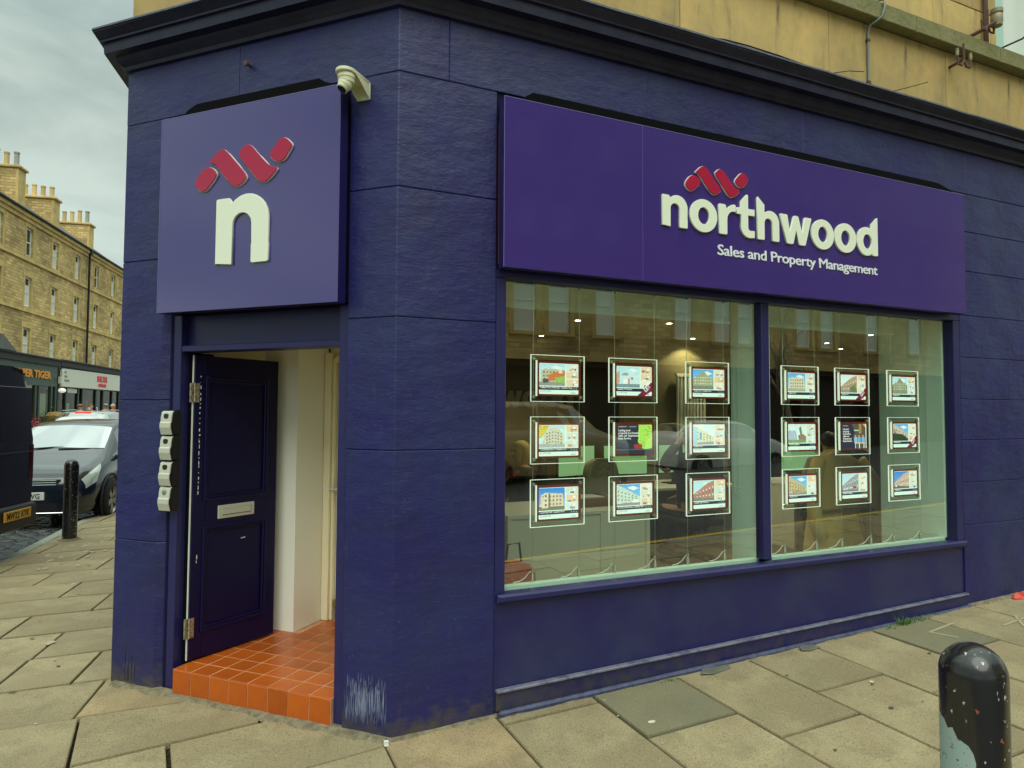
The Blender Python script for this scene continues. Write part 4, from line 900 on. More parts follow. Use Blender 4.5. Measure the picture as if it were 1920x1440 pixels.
POST = {(0, 0): ("an orange brick house and a parked car", listing(K('p', 'block', (.55, .5, .36), x=ORG)), ("St Mary's Place, Edinburgh - Available Now", "£1,395 PCM")),
 (1, 0): ("a white semi-detached house and a LET ribbon", listing(K('p', 'house', (.62, .76, .82), (.2, .3, .34)), True), ("Available 17 February", "£1,995 PCM")),
 (2, 0): ("a stone gabled tenement with a spire", listing(K('b', 'gable', (.36, .38, .24), (.2, .24, .2))), ("Gorgie Road - Available Now", "£1,395 PCM")),
 (3, 0): ("a pale flat-roofed block of flats under blue sky", listing(K('b', 'block', (.68, .62, .48), (.4, .42, .3))), ("Available Now", "")),
 (4, 0): ("a brown stone terrace and a LET ribbon", listing(K('w', 'right', (.46, .33, .22), x=[lambda s: pg(s, [(.55, .7), (.9, .55), (1, .95), (.55, .95)], (.16, .2, .08), .5)]), True), ("Available Now", "")),
 (5, 0): ("a cottage with dark gables, a warm lamp shining beside it", listing(K('p', 'gable', (.28, .3, .2), (.25, .3, .18))), ("Available Now", "")),
 (0, 1): ("a rounded corner tenement behind a yellow tree", listing(K('p', 'corner', (.60, .60, .50), (.4, .45, .45), x=[lambda s: pg(s, [(0, 0), (.4, 0), (.3, .25), (.1, .55), (0, .6)], (.62, .52, .08), .6)])), ("Comely Bank Road - Available now", "£1,277 PCM")),
 (1, 1): ("a dark advert with white lettering beside a bright green picture", ad1(), None),
 (2, 1): ("a lane of cream houses with a blue door", listing(K('w', 'left', (.68, .66, .46), (.3, .34, .34), x=[lambda s: pg(s, [(0, .1), (.2, .12), (.22, .95), (0, 1)], (.35, .6, .75)), lambda s: rc(s, .32, .38, .42, .75, (.08, .35, .65))])), ("Available Now", "£995 PCM")),
 (3, 1): ("blue-grey houses behind a tall tree and a brown shrub", listing(K('w', 'blue', (.4, .4, .5))), ("Available 2nd March", "")),
 (4, 1): ("a dark advert with white lettering beside people at a table", ad2(), None),
 (5, 1): ("a bare tree in front of houses and a LET ribbon", listing(K('b', 'left', (.6, .5, .42), (.06, .08, .06), x=[lambda s: pg(s, [(0, .55), (.6, .6), (.9, .8), (.9, 1), (0, 1)], (.03, .05, .03), .6), lambda s: pg(s, [(.1, .9), (.12, .2), (.16, .9)], (.06, .05, .03)), lambda s: pg(s, [(.02, .3), (.14, .5), (.26, .15), (.14, .6)], (.06, .05, .03))]), True), ("Available Now", "")),
 (0, 2): ("a beige block with a tower under deep blue sky", listing(K('d', 'block', (.72, .60, .46), (.2, .2, .12), x=[lambda s: pg(s, [(.12, .9), (.2, .22), (.36, .2), (.36, .9)], (.76, .66, .52)), lambda s: [rc(s, .24, .3+.2*j, .3, .4+.2*j, (.1, .12, .1)) for j in range(3)], lambda s: rc(s, .36, .25, .44, .86, (.2, .17, .12))])), ("Learmonth Park - Available Now", "£1,628 PCM")),
 (1, 2): ("a pale terrace with a white parked car", listing(K('b', 'left', (.58, .70, .62), x=[lambda s: pg(s, [(.62, .86), (.7, .74), (.9, .72), (.98, .88)], (.85, .9, .9))], cars=1)), ("Drummond Park Lane - Available Now", "£2,597 PCM")),
 (2, 2): ("a red sandstone corner tenement", listing(K('p', 'right', (.46, .22, .18), (.18, .22, .2))), ("Available 28th February", "")),
 (3, 2): ("a yellow stone terrace with a row of blue cars", listing(K('b', 'left', (.55, .46, .26), cars=4)), ("Available Now", "")),
 (4, 2): ("a grey terrace on a hill with a red car", listing(K('p', 'right', (.34, .36, .40), (.2, .22, .24), cars=4, x=[lambda s: rc(s, .62, .7, .85, .82, (.40, .03, .06))])), ("Available 7th March", "")),
 (5, 2): ("a bay-windowed terrace under deep blue sky", listing(K('d', 'right', (.60, .42, .34), (.12, .12, .14), cars=3)), ("Available Now", ""))}
disp0 = display()
ordn = {0: 'first', 1: 'second', 2: 'third', 3: 'fourth', 4: 'fifth', 5: 'sixth'}; rn = ['top', 'middle', 'bottom']
first_d = True
for r_ in range(3):
    for c in range(6):
        t = disp0 if first_d else copy_tree(disp0); first_d = False
        t.location = (cols_[c], .122, rows[r_]-DHT); desc, pic, txt = POST[c, r_]
        t['label'] = 'lit panel with %s, %s row' % (desc, rn[r_])
for r_ in range(3):
    for c in range(6):
        t = next(o for o in bpy.data.objects if o.name.startswith('property_display') and o.get('category') and abs(o.location.x-cols_[c]) < 1e-4 and abs(o.location.z-(rows[r_]-DHT)) < 1e-4)
        desc, pic, txt = POST[c, r_]; h = next(o for o in t.children if o.name.startswith('poster_holder'))
        s_ = link('printed_sheet', poster_mesh(pic), h, (.053, -.0045, .0465)); I = Matrix()
        def tx(body, sz, x, z, m_, **k):
            me = text_mesh(body, sz, I, .054+x, .046+z, -.0056, .0004, res=1, **k); me.materials.clear(); me.materials.append(m_); link('print_text', me, h)
        if txt:
            if txt[0]: tx(txt[0], .0125, .006, .036, m_txtw, bold=.0002)
            if txt[1]: tx(txt[1], .0145, .006, .013, m_txtg)
        elif c == 1:
            tx('northwood', .013, .012, .172, m_txtw)
            for i, b in enumerate(('Letting your', 'property is a breeze', 'with our Guaranteed', 'Rent Service')): tx(b, .0185, .012, .146-i*.017, m_txtw, bold=.0005)
        else:
            tx('northwood', .012, .014, .170, m_txtw)
            for i, b in enumerate(('Let your', 'property', 'stress-free', 'with our', 'Guaranteed', 'Rent Service')): tx(b, .019, .014, .142-i*.018, m_txtw, bold=.0005)
        if (c, r_) in ((1, 0), (4, 0), (5, 1)):
            me = text_mesh('LET', .042, I, 0, 0, 0, .0004, bold=.0012, sx=.8); me.transform(Matrix.Translation((.054+.222, -.0058, .046+.022)) @ Matrix.Rotation(math.radians(-45), 4, 'Y')); me.materials.clear(); me.materials.append(m_txtw); link('print_text', me, h)
# cables
cab_x = [.873, 1.190, 1.449, 1.755, 2.018, 2.330, 2.880, 3.196, 3.458, 3.772, 4.034, 4.350]
def cable():
    t = thing('display_cable', 'thin steel display cable with a bottom anchor, one of the pairs holding the lit panels', 'cable', group='steel cables holding the display panels')
    bm = bmesh.new(); tube(bm, [(0, 0, .03), (0, 0, 1.80)], .0014, 6); part('wire', bm, mat('cable_wire', (.55, .6, .5), .3, 1), t)
    bm = bmesh.new(); lathe(bm, [(.001, 0), (.010, 0), (.010, .040), (.006, .046), (.006, .062), (.009, .064), (.009, .072), (.001, .075)], 12); part('anchor', bm, m_clip, t, smooth=40)
    bm = bmesh.new(); lathe(bm, [(.001, 1.80), (.007, 1.80), (.007, 1.765), (.001, 1.76)], 10); part('top_fixing', bm, m_clip, t, smooth=40)
    bm = bmesh.new(); tube(bm, [(0, 0, .068), (-.02, .004, .055), (-.045, .008, .025), (-.08, .01, .008), (-.12, .012, .004)], .0025, 6); part('feed_wire', bm, m_pvc, t, smooth=60)
    return t
cb = cable()
cols12 = ['left', 'right']
for i, x in enumerate(cab_x):
    t = cb if i == 0 else copy_tree(cb); t.location = (x, .128, .695)
    t['label'] = 'thin steel cable at the %s side of the %s column of lit panels' % (cols12[i % 2], ordn[i//2])
# ================================================================== WINDOW BAY AND OFFICE
bm = bmesh.new(); box(bm, FR, .60, 4.75, .092, .14, .60, .694); part('display_shelf', bm, m_bay, shop)
bm = bmesh.new(); box(bm, FR, 2.59, 2.72, .092, .34, .16, 2.86); part('bay_pier', bm, m_bay, shop)
bm = bmesh.new(); box(bm, FR, 4.60, 4.75, .092, .66, .16, 2.86); part('bay_return', bm, m_bay, shop)
bm = bmesh.new(); box(bm, FR, .60, 4.6, .50, .60, 2.40, 2.9); part('ceiling_bulkhead', bm, m_bay, shop)
bm = bmesh.new(); box(bm, FR, .5, 11.6, .301, 7.2, .05, .15); part('office_floor', bm, m_roomfloor, shop)
bm = bmesh.new(); box(bm, FR, .5, 11.6, .092, 7.2, 2.9, 2.98); box(bm, FR, .6, 11.6, .60, 7.2, 2.62, 2.66); part('office_ceiling', bm, mat('office_ceiling', (.30, .26, .14), .7), shop)
bm = bmesh.new(); box(bm, FR, .5, 11.6, 6.6, 6.8, .15, 2.9); box(bm, FR, 11.4, 11.6, .3, 6.8, .15, 2.9); box(bm, FR, .62, .66, .14, .3, .15, 2.9)
prism(bm, [(.60, .14), (.62, .14), (.9, 2.6), (.9, 6.6), (.7, 6.6)], .15, 2.62)
part('office_wall', bm, m_room, shop)
bm = bmesh.new()
for i in range(64):
    x = 6.2+i*.07; box(bm, FR, x, x+.035, 6.53, 6.6, .15, 2.62)
part('wall_slats', bm, m_wood, shop, kind='stuff')
def downlight(x, y):
    t = thing('downlight', 'x', 'light', (x, y, 2.619), group='round ceiling downlights in the office')
    bm = bmesh.new(); lathe(bm, [(.001, -.002), (.028, -.002), (.028, 0), (.001, 0)], 16); part('lamp', bm, m_light, t)
    bm = bmesh.new(); lathe(bm, [(.029, 0), (.029, -.004), (.052, -.004), (.052, 0)], 16, None, False); part('rim', bm, m_steel, t)
    return t
dls = [((2.69, 3.65), 'downlight glowing above the top-left lit panel, nearest the left pier'), ((2.42, 2.30), 'downlight glowing beside the second cable, second from the left'), ((3.37, 2.08), 'downlight glowing above the gap between the second and third panels'), ((4.50, 3.09), 'lowest downlight in the left pane, right above the third top panel'),
       ((6.08, 1.86), 'highest downlight in the right pane, over the gap between the fifth and sixth top panels'), ((6.38, 2.73), 'leftmost downlight in the right pane, beside the bare branches'), ((7.2, 3.2), 'lowest downlight in the right pane, above the wood slats')]
d0 = None
for (x, y), lab in dls:
    t = downlight(x, y) if d0 is None else copy_tree(d0, loc=(x, y, 2.619)); d0 = d0 or t; t['label'] = lab
    la = bpy.data.lights.new('downlight_beam', 'SPOT'); la.energy = 14 if y != 2.08 else 5; la.spot_size = math.radians(120); la.shadow_soft_size = .04; la.color = (1, .86, .6); lo = bpy.data.objects.new('downlight_beam', la); COL.objects.link(lo); lo.location = (x, y, 2.60); lo.parent = None
    lo.parent = t; lo.location = (0, 0, -.02)
# radiator
t = thing('radiator', 'tall pale column radiator on the office wall behind the third lit panel column', 'radiator', (4.35, 3.2, .15))
for i in range(9):
    bm = bmesh.new(); tube(bm, [(i*.052, 0, .25), (i*.052, 0, 2.0)], .017, 8); part('column', bm, m_cabinet, t, smooth=40)
bm = bmesh.new(); box(bm, Matrix(), -.03, .45, -.02, .02, .21, .25); box(bm, Matrix(), -.03, .45, -.02, .02, 2.0, 2.04); part('header_pipe', bm, m_cabinet, t)
bm = bmesh.new(); box(bm, Matrix(), 3.6, 5.2, 3.26, 3.36, .15, 2.62); part('partition_wall', bm, mat('olive_wall', (.14, .12, .045), .8), shop)
# blind chains
def chain(x, y, ztop, zbot, wd, lab):
    t = thing('blind_chain', lab, 'blind chain', (x, y, zbot), group='beaded blind chains'); bm = bmesh.new()
    n = int((ztop-zbot)/.018)
    for s_ in (0, wd):
        for i in range(n): ellipsoid(bm, (0, s_, .05+i*.018), (.0042,)*3, None, 6, 4)
    for k in range(7): a = math.pi*k/6; ellipsoid(bm, (0, wd/2-wd/2*math.cos(a), .045-.05*math.sin(a)), (.0042,)*3, None, 6, 4)
    bmesh.ops.recalc_face_normals(bm, faces=bm.faces); part('bead_loop', bm, m_pvc, t)
chain(2.585, .26, 2.80, 1.12, .05, 'beaded blind chain hanging beside the third panel column, left pane')
chain(4.592, .22, 2.80, 1.10, .06, 'beaded blind chain hanging near the right edge of the right pane')
# desks
def desk(x, y, w_, d_, lab, front=True, rz=0):
    t = thing('desk', lab, 'desk', (x, y, .15), rz); I = Matrix()
    bm = bmesh.new(); box(bm, I, 0, w_, 0, d_, .70, .73, .003); part('desk_top', bm, m_cabinet, t)
    for a in (0, w_-.04):
        bm = bmesh.new(); box(bm, I, a, a+.04, .002, d_-.002, 0, .698, .003); part('side_panel', bm, m_cabinet, t)
    if front: bm = bmesh.new(); box(bm, I, .042, w_-.042, .02, .04, .05, .695); part('modesty_panel', bm, m_cabinet, t)
    return t
t = desk(1.25, 1.35, 1.35, .75, 'white desk with drawers seen low behind the bottom-left panels')
for i in range(2): bm = bmesh.new(); box(bm, Matrix(), .85, 1.29, -.002, .019, .08+i*.32, .38+i*.32, .004); part('drawer_front', bm, m_cabinet, t)
desk(3.0, 2.5, 1.7, .8, 'white desk carrying the green lit monitors behind the phone caller', False)
desk(5.2, 2.2, 1.6, .8, 'white desk behind the beige trench coat in the right pane', False)
def monitor(x, y, rz, lab):
    t = thing('monitor', lab, 'monitor', (x, y, .88), rz, 'desk monitors'); I = Matrix()
    bm = bmesh.new(); box(bm, I, -.28, .28, 0, .03, .12, .46, .004); part('bezel', bm, m_dark, t)
    bm = bmesh.new(); box(bm, I, -.268, .268, -.002, -.0005, .132, .448); part('screen', bm, m_screen, t)
    bm = bmesh.new(); box(bm, I, -.03, .03, .031, .05, .0, .3); box(bm, I, -.12, .12, -.05, .12, 0, .012); part('stand', bm, m_dark, t)
    return t
mo = monitor(3.35, 2.85, -.1, 'lit green monitor left of the phone caller')
for x, y, rz, lab in ((4.05, 2.85, .1, 'lit green monitor right of the phone caller, behind the third column'), (5.62, 2.5, -.1, 'lit green monitor at the left edge of the right pane, lower one behind the coat'), (2.75, 2.9, .25, 'dim green monitor behind the middle advert panel')):
    copy_tree(mo, loc=(x, y, .88), rotz=rz, label=lab)
t = thing('document_tray', 'brown document tray on top of the white desk', 'tray', (1.95, 1.55, .881)); bm = bmesh.new(); box(bm, Matrix(), 0, .45, 0, .32, 0, .07, .004); part('tray', bm, mat('tray_brown', (.2, .11, .03), .6), t)
bm = bmesh.new(); box(bm, Matrix(), .03, .33, .03, .25, .0705, .078); part('paper', bm, m_pvc, t)
def office_chair(x, y, rz, lab, m_):
    t = thing('office_chair', lab, 'chair', (x, y, .15), rz, 'office chairs')
    bm = bmesh.new(); box(bm, Matrix(), -.24, .24, -.24, .24, .42, .50, .03, 3); part('seat', bm, m_, t, smooth=40)
    bm = bmesh.new(); slab(bm, chaikin([(-.23, .58), (.23, .58), (.24, 1.02), (.15, 1.12), (-.15, 1.12), (-.24, 1.02)], 2), Matrix(), -.27, -.22, .012); part('backrest', bm, m_, t, smooth=40)
    bm = bmesh.new(); tube(bm, [(0, 0, .1), (0, 0, .42)], .03); box(bm, Matrix(), -.03, .03, -.275, -.23, .45, .6)
    for k in range(5): a = k*2*math.pi/5; tube(bm, [(0, 0, .1), (.28*math.cos(a), .28*math.sin(a), .06)], .016); ellipsoid(bm, (.28*math.cos(a), .28*math.sin(a), .03), (.03, .03, .03))
    part('pedestal', bm, m_dark, t); return t
oc = office_chair(2.38, 2.15, .3, 'pale grey empty office chair behind the white desk', mat('grey_mesh_fabric', (.32, .30, .2), .8))
office_chair(3.60, 2.05, 0, 'black office chair under the phone caller', m_dark)
office_chair(5.15, 1.62, -.15, 'office chair hidden under the beige trench coat', m_dark)
office_chair(1.88, 2.55, 1.2, 'dark office chair of the blonde woman at the left edge', m_dark)
# reflected lettering's own source: white letters on the back wall, seen left through the glass
t = thing('wall_lettering', 'large pale letters reading wood on the office back wall at the left', 'sign', (0, 0, 0))
x = 2.80
for ch, wd in (('w', 1.455), ('o', 1.1), ('o', 1.1), ('d', 1.09)):
    me = curve_mesh([[(x+px*.245, 1.76+pz*.245) for px, pz in lo] for lo in G[ch]], FR, .02, 5.9-.7, 0); mpart('letter', me, mat('wall_letter_cream', (.9, .86, .6), .5), t); x += (wd+.05)*.245
bm = bmesh.new(); box(bm, FR, .92, 4.3, 5.225, 5.3, .15, 2.62); part('lettered_wall', bm, m_room, shop)

# ================================================================== PEOPLE
def skin(name, chain, m_, parent, levels=2, smooth='all'):
    """chain: list of (parent index or None, position, radius or (rx,ry)) grown into one surface"""
    me = bpy.data.meshes.new(name); me.from_pydata([c[1] for c in chain], [(c[0], i) for i, c in enumerate(chain) if c[0] is not None], [])
    o = bpy.data.objects.new(name, me); COL.objects.link(o); md = o.modifiers.new('skin', 'SKIN'); md.use_smooth_shade = True
    ss = o.modifiers.new('sub', 'SUBSURF'); ss.levels = ss.render_levels = levels
    for i, c in enumerate(chain):
        r_ = c[2]; me.skin_vertices[0].data[i].radius = r_ if isinstance(r_, tuple) else (r_, r_)
    me.skin_vertices[0].data[0].use_root = True
    bpy.context.view_layer.update()
    m2 = bpy.data.meshes.new_from_object(o.evaluated_get(bpy.context.evaluated_depsgraph_get())); m2.materials.clear(); m2.materials.append(m_); m2.shade_smooth()
    bpy.data.objects.remove(o); bpy.data.meshes.remove(me); m2.name = name
    return link(name, m2, parent)
def hand(chain, wrist_i, wp, d, u, s=1):
    """palm, four unequal curled fingers and a thumb from the side of the palm"""
    d, u = Vector(d).normalized(), Vector(u).normalized(); v = d.cross(u)
    chain.append((wrist_i, tuple(Vector(wp)+d*.045*s), (.032*s, .016*s))); pi = len(chain)-1
    for k, (ln, off) in enumerate(((.068, -.026), (.078, -.009), (.072, .009), (.056, .026))):
        b = Vector(wp)+d*.085*s+u*off*s; chain.append((pi, tuple(b), .0095*s)); i = len(chain)-1
        chain.append((i, tuple(b+(d*.8+v*.35).normalized()*ln*.5*s), .0085*s)); chain.append((i+1, tuple(b+(d*.8+v*.35).normalized()*ln*.5*s+(d*.35+v*.8).normalized()*ln*.45*s), .007*s))
    b = Vector(wp)+d*.03*s-u*.032*s; chain.append((pi-0, tuple(b-u*.012*s+d*.02*s), .010*s)); chain.append((len(chain)-1, tuple(b-u*.028*s+d*.045*s+v*.015*s), .008*s))
def person(name, label, loc, rz, h=1.72, pose='stand', skinc=(.55, .32, .2), hair=(.05, .03, .02), coat=(.03, .03, .05), legs=(.02, .02, .03), longhair=False, cap=None, look=0, group='people on the far pavement', arm=None, coatlen=.48, beard=False):
    t = thing('person', label, 'person', loc, rz, group)
    k = h/1.72; V = lambda x, y, z: (x*k, y*k, z*k)
    ms = mat('skin_%.2f' % skinc[0], skinc, .5); mh = mat('hair_%.2f_%.2f' % (hair[0], hair[1]), hair, .6, noise=[(60, .5, (1, 1, .15), tuple(c*.55 for c in hair), .4, .7)])
    mc = mat('coat_%.2f_%.2f_%.2f' % coat, coat, .8, bump=[(14, .4, .02, (1, 1, 1))]); ml = mat('trousers_%.2f_%.2f_%.2f' % legs, legs, .85)
    sit = pose == 'sit'; hz = .50 if sit else .92; top = hz-.92   # everything above the hip shifts down when seated
    Z = lambda z: z+top
    hd = Vector((0, 0, 0))
    # arms: shoulder, elbow, wrist
    A = {}
    for s in (-1, 1):
        if arm and s in arm: A[s] = arm[s]
        elif sit: A[s] = ((s*.25, -.12, Z(1.08)), (s*.18, -.36, Z(1.02)))
        else: A[s] = ((s*.25, .03, Z(1.12)), (s*.27, -.06, Z(.86)))
    body = [(None, V(0, 0, Z(.95)), (.15*k, .11*k)), (0, V(0, 0, Z(1.10)), (.135*k, .10*k)), (1, V(0, -.01, Z(1.30)), (.165*k, .11*k)), (2, V(0, 0, Z(1.43)), (.10*k, .08*k)), (3, V(0, -.01, Z(1.50)), .052*k), (4, V(0, -.02, Z(1.56)), .062*k), (5, V(0, -.02, Z(1.63)), (.076*k, .092*k)), (6, V(0, -.015, Z(1.685)), (.055*k, .07*k))]
    for s in (-1, 1):
        i = len(body); body.append((3, V(s*.17, 0, Z(1.41)), .06*k)); e, wv = A[s]
        body.append((i, V(*e), .042*k)); body.append((i+1, V(*wv), .027*k)); d = Vector(wv)-Vector(e); hand(body, i+2, V(*wv), d, (0, -s*1.0, .2) if not sit else (s, 0, 0), k)
        i = len(body); body.append((0, V(s*.09, 0, Z(.90)), .09*k))
        if sit: body += [(i, V(s*.11, -.42, .50), .062*k), (i+1, V(s*.11, -.40, .10), .04*k), (i+2, V(s*.11, -.53, .035), .035*k)]
        else: body += [(i, V(s*.10, -.015, .50), .062*k), (i+1, V(s*.10, .02, .09), .04*k), (i+2, V(s*.11, -.12, .035), .036*k)]
    skin('body', body, ms, t)
    # garments
    g = [(None, V(0, .0, Z(.95-coatlen*.25)), (.185*k, .145*k)), (0, V(0, 0, Z(1.12)), (.165*k, .13*k)), (1, V(0, -.01, Z(1.30)), (.19*k, .135*k)), (2, V(0, 0, Z(1.44)), (.115*k, .095*k)), (3, V(0, -.0, Z(1.485)), (.072*k, .07*k))]
    if not sit: g.append((0, V(0, 0, Z(.95-coatlen*.55)), (.20*k, .15*k)))
    for s in (-1, 1):
        i = len(g); g.append((3, V(s*.175, 0, Z(1.405)), .078*k)); e, wv = A[s]; ev, wv2 = Vector(e), Vector(wv); g.append((i, V(*e), .060*k)); g.append((i+1, V(*(ev.lerp(wv2, .9))), .045*k))
    skin('coat', g, mc, t)
    l = [(None, V(0, 0, Z(.93)), (.15*k, .115*k))]
    for s in (-1, 1):
        i = len(l); l.append((0, V(s*.095, 0, Z(.86)), .10*k))
        l += [(i, V(s*.11, -.42, .50), .078*k), (i+1, V(s*.11, -.40, .12), .058*k)] if sit else [(i, V(s*.10, -.015, .50), .075*k), (i+1, V(s*.10, .02, .10), .058*k)]
    skin('trousers', l, ml, t)
    bm = bmesh.new()
    for s in (-1, 1): ellipsoid(bm, V(s*.11, -.50 if sit else -.06, .05), (.05*k, .13*k, .05*k))
    part('shoes', bm, m_kblack, t, smooth='all')
    # face
    c = Vector(V(0, -.02, Z(1.625))); r_ = k
    bm = bmesh.new()
    ellipsoid(bm, (c.x, c.y-.092*r_, c.z-.012*r_), (.013*r_, .020*r_, .022*r_))
    for s in (-1, 1): ellipsoid(bm, (c.x+s*.077*r_, c.y+.01*r_, c.z-.005*r_), (.010*r_, .02*r_, .03*r_))
    part('nose_and_ears', bm, ms, t, smooth='all')
    bm = bmesh.new()
    for s in (-1, 1): ellipsoid(bm, (c.x+s*.03*r_, c.y-.082*r_, c.z+.012*r_), (.012*r_, .008*r_, .007*r_))
    part('eyes', bm, m_kblack, t, smooth='all')
    bm = bmesh.new(); ellipsoid(bm, (c.x, c.y-.083*r_, c.z-.052*r_), (.024*r_, .008*r_, .008*r_)); part('mouth', bm, mat('lips', (.35, .12, .1), .5), t, smooth='all')
    bm = bmesh.new()
    s_ = bmesh.ops.create_icosphere(bm, subdivisions=3, radius=1)
    for v in s_['verts']:
        p = v.co.copy(); q = Vector((p.x*.093, p.y*.108, p.z*.098))*r_
        if p.y < -.25 and p.z < .45: q *= .72
        if p.z < -.1: q.z = (-.01-(.24 if longhair else .07)*(-p.z-.1))*r_; q.x *= (1.05 if longhair else .92); q.y = max(q.y, -.02*r_) if p.y < 0 else q.y
        q *= 1+R.uniform(-.02, .02)
        v.co = c+q+Vector((0, .012*r_, .018*r_))
    part('hair', bm, mh, t, smooth='all')
    if cap:
        bm = bmesh.new(); ellipsoid(bm, (c.x, c.y, c.z+.06*r_), (.10*r_, .12*r_, .065*r_)); ellipsoid(bm, (c.x, c.y-.10*r_, c.z+.045*r_), (.075*r_, .06*r_, .012*r_))
        part('hat', bm, mat('hat_%.2f_%.2f' % (cap[0], cap[1]), cap, .8), t, smooth='all')
    return t
# office people
FLOOR = .15
p1 = person('person', 'dark haired person in black on the phone, seated with back to the window', (3.60, 2.02, FLOOR), math.pi+.1, 1.84, 'sit', (.42, .24, .13), (.008, .007, .006), (.012, .012, .014), (.01, .01, .012), group='people in the office',
            arm={1: ((.34, -.05, .96+.0), (.135, -.035, 1.17)), -1: ((-.25, -.12, .66), (-.18, -.36, .60))}, longhair=False)
bm = bmesh.new(); box(bm, Matrix(), .105, .165, -.03, -.015, 1.12, 1.27, .006); ph = thing('mobile_phone', 'dark phone held to the ear of the seated caller', 'phone', p1.location, math.pi+.1); part('handset', bm, mat('phone_case', (.02, .03, .09), .3), ph)
bm = bmesh.new(); tube(bm, [(.335, -.05, .985), (.25, -.045, 1.07)], [.065, .058], 14)
part('striped_cuff', bm, (lambda M_: M_)(mat('red_white_stripe', (.55, .03, .05), .8, noise=[(9, 1, (1, 1, 3), (.8, .78, .72), .5, .52)])), p1, smooth=40)
p2 = person('person', 'blonde woman in profile at the left edge of the window', (1.90, 2.50, FLOOR), math.pi*1.5+.1, 1.66, 'sit', (.52, .33, .18), (.55, .38, .08), (.02, .02, .02), (.02, .02, .03), longhair=True, group='people in the office')
bm = bmesh.new(); tube(bm, [(-.08, -.07, .95), (0, -.11, .93), (.08, -.07, .95), (.07, .04, .98), (-.07, .04, .98), (-.08, -.07, .95)], .035, 10); part('scarf', bm, mat('red_scarf', (.45, .02, .05), .8), p2, smooth='all')
p3 = person('person', 'dark haired person in a pale jumper, seated behind the trench coat', (5.36, 1.85, FLOOR), math.pi*.82, 1.76, 'sit', (.5, .3, .18), (.015, .012, .01), (.45, .42, .30), (.02, .02, .02), group='people in the office')
# trench coat hung over the chair back
tcoat = thing('trench_coat', 'beige trench coat with a belt draped over an office chair, right pane', 'coat', (4.92, 1.36, .15), -.15)
bm = bmesh.new(); n = 48; rings = []
for j, (z, rx, ry) in enumerate(((.18, .40, .17), (.35, .38, .16), (.55, .35, .15), (.62, .34, .135), (.80, .33, .13), (1.0, .31, .12), (1.10, .25, .09), (1.15, .12, .05), (1.16, .01, .01))):
    rings.append([bm.verts.new(((rx+.022*math.sin(a*7+.6*j)*(1.2-z) )*math.cos(a), (ry+.03*math.sin(a*9+j*.4)*(1.2-z))*math.sin(a), z-.03*math.cos(a)*(z > 1)+.01*math.sin(5*a))) for a in [2*math.pi*i/n for i in range(n)]])
for a, b in zip(rings, rings[1:]):
    for i in range(n): bm.faces.new((a[i], a[(i+1) % n], b[(i+1) % n], b[i]))
m_trench = mat('trench_cotton', (.68, .52, .14), .85, bump=[(10, .5, .02, (1, 1, .4))])
part('cloth', bm, m_trench, tcoat, smooth='all')
for s in (-1, 1): bm = bmesh.new(); tube(bm, [(s*.24, 0, 1.08), (s*.36, -.05, .85), (s*.37, -.09, .5), (s*.33, -.13, .32)], [.07, .085, .075, .07], 14); part('sleeve', bm, m_trench, tcoat, smooth='all')
bm = bmesh.new()
pts = [(.36*math.cos(a), .15*math.sin(a)-.012, .60+.01*math.sin(3*a)) for a in [math.pi+math.pi*i/16 for i in range(17)]]
for p, q in zip(pts, pts[1:]): slab(bm, [(0, -.02), (1, -.02), (1, .02), (0, .02)], Matrix(), -.002, .002) if False else tube(bm, [(p[0], p[1]-.012, p[2]), (q[0], q[1]-.012, q[2])], .016, 6)
tube(bm, [(.06, -.18, .60), (.10, -.19, .45), (.16, -.17, .28)], [.02, .024, .02], 6); tube(bm, [(.06, -.18, .60), (.20, -.19, .47), (.26, -.17, .33)], [.02, .022, .018], 6)
part('belt', bm, mat('belt_cotton', (.24, .18, .05), .8), tcoat, smooth=50)
t = thing('carrier_bag', 'red bag standing inside the glass at the far left of the left pane', 'bag', (1.12, .95, .15), .2)
bm = bmesh.new(); slab(bm, chaikin([(-.16, 0), (.16, 0), (.19, .34), (.10, .48), (-.12, .46), (-.19, .30)], 1), Matrix(), -.07, .07, .03); part('sack', bm, mat('bag_red', (.48, .03, .02), .5, bump=[(9, .6, .03, (1, 1, 1))]), t, smooth=50)
bm = bmesh.new(); tube(bm, [(-.07, 0, .45), (-.05, 0, .60), (.05, 0, .60), (.07, 0, .45)], .008); part('handle', bm, m_kblack, t)
t = thing('waste_bin', 'grey waste bin on the office floor in the lower left corner of the window', 'bin', (.86, .42, .15)); bm = bmesh.new(); lathe(bm, [(.001, 0), (.11, 0), (.13, .42), (.138, .43), (.124, .43), (.105, .02), (.001, .015)], 24); part('tub', bm, mat('bin_grey', (.12, .13, .10), .5), t, smooth=40)

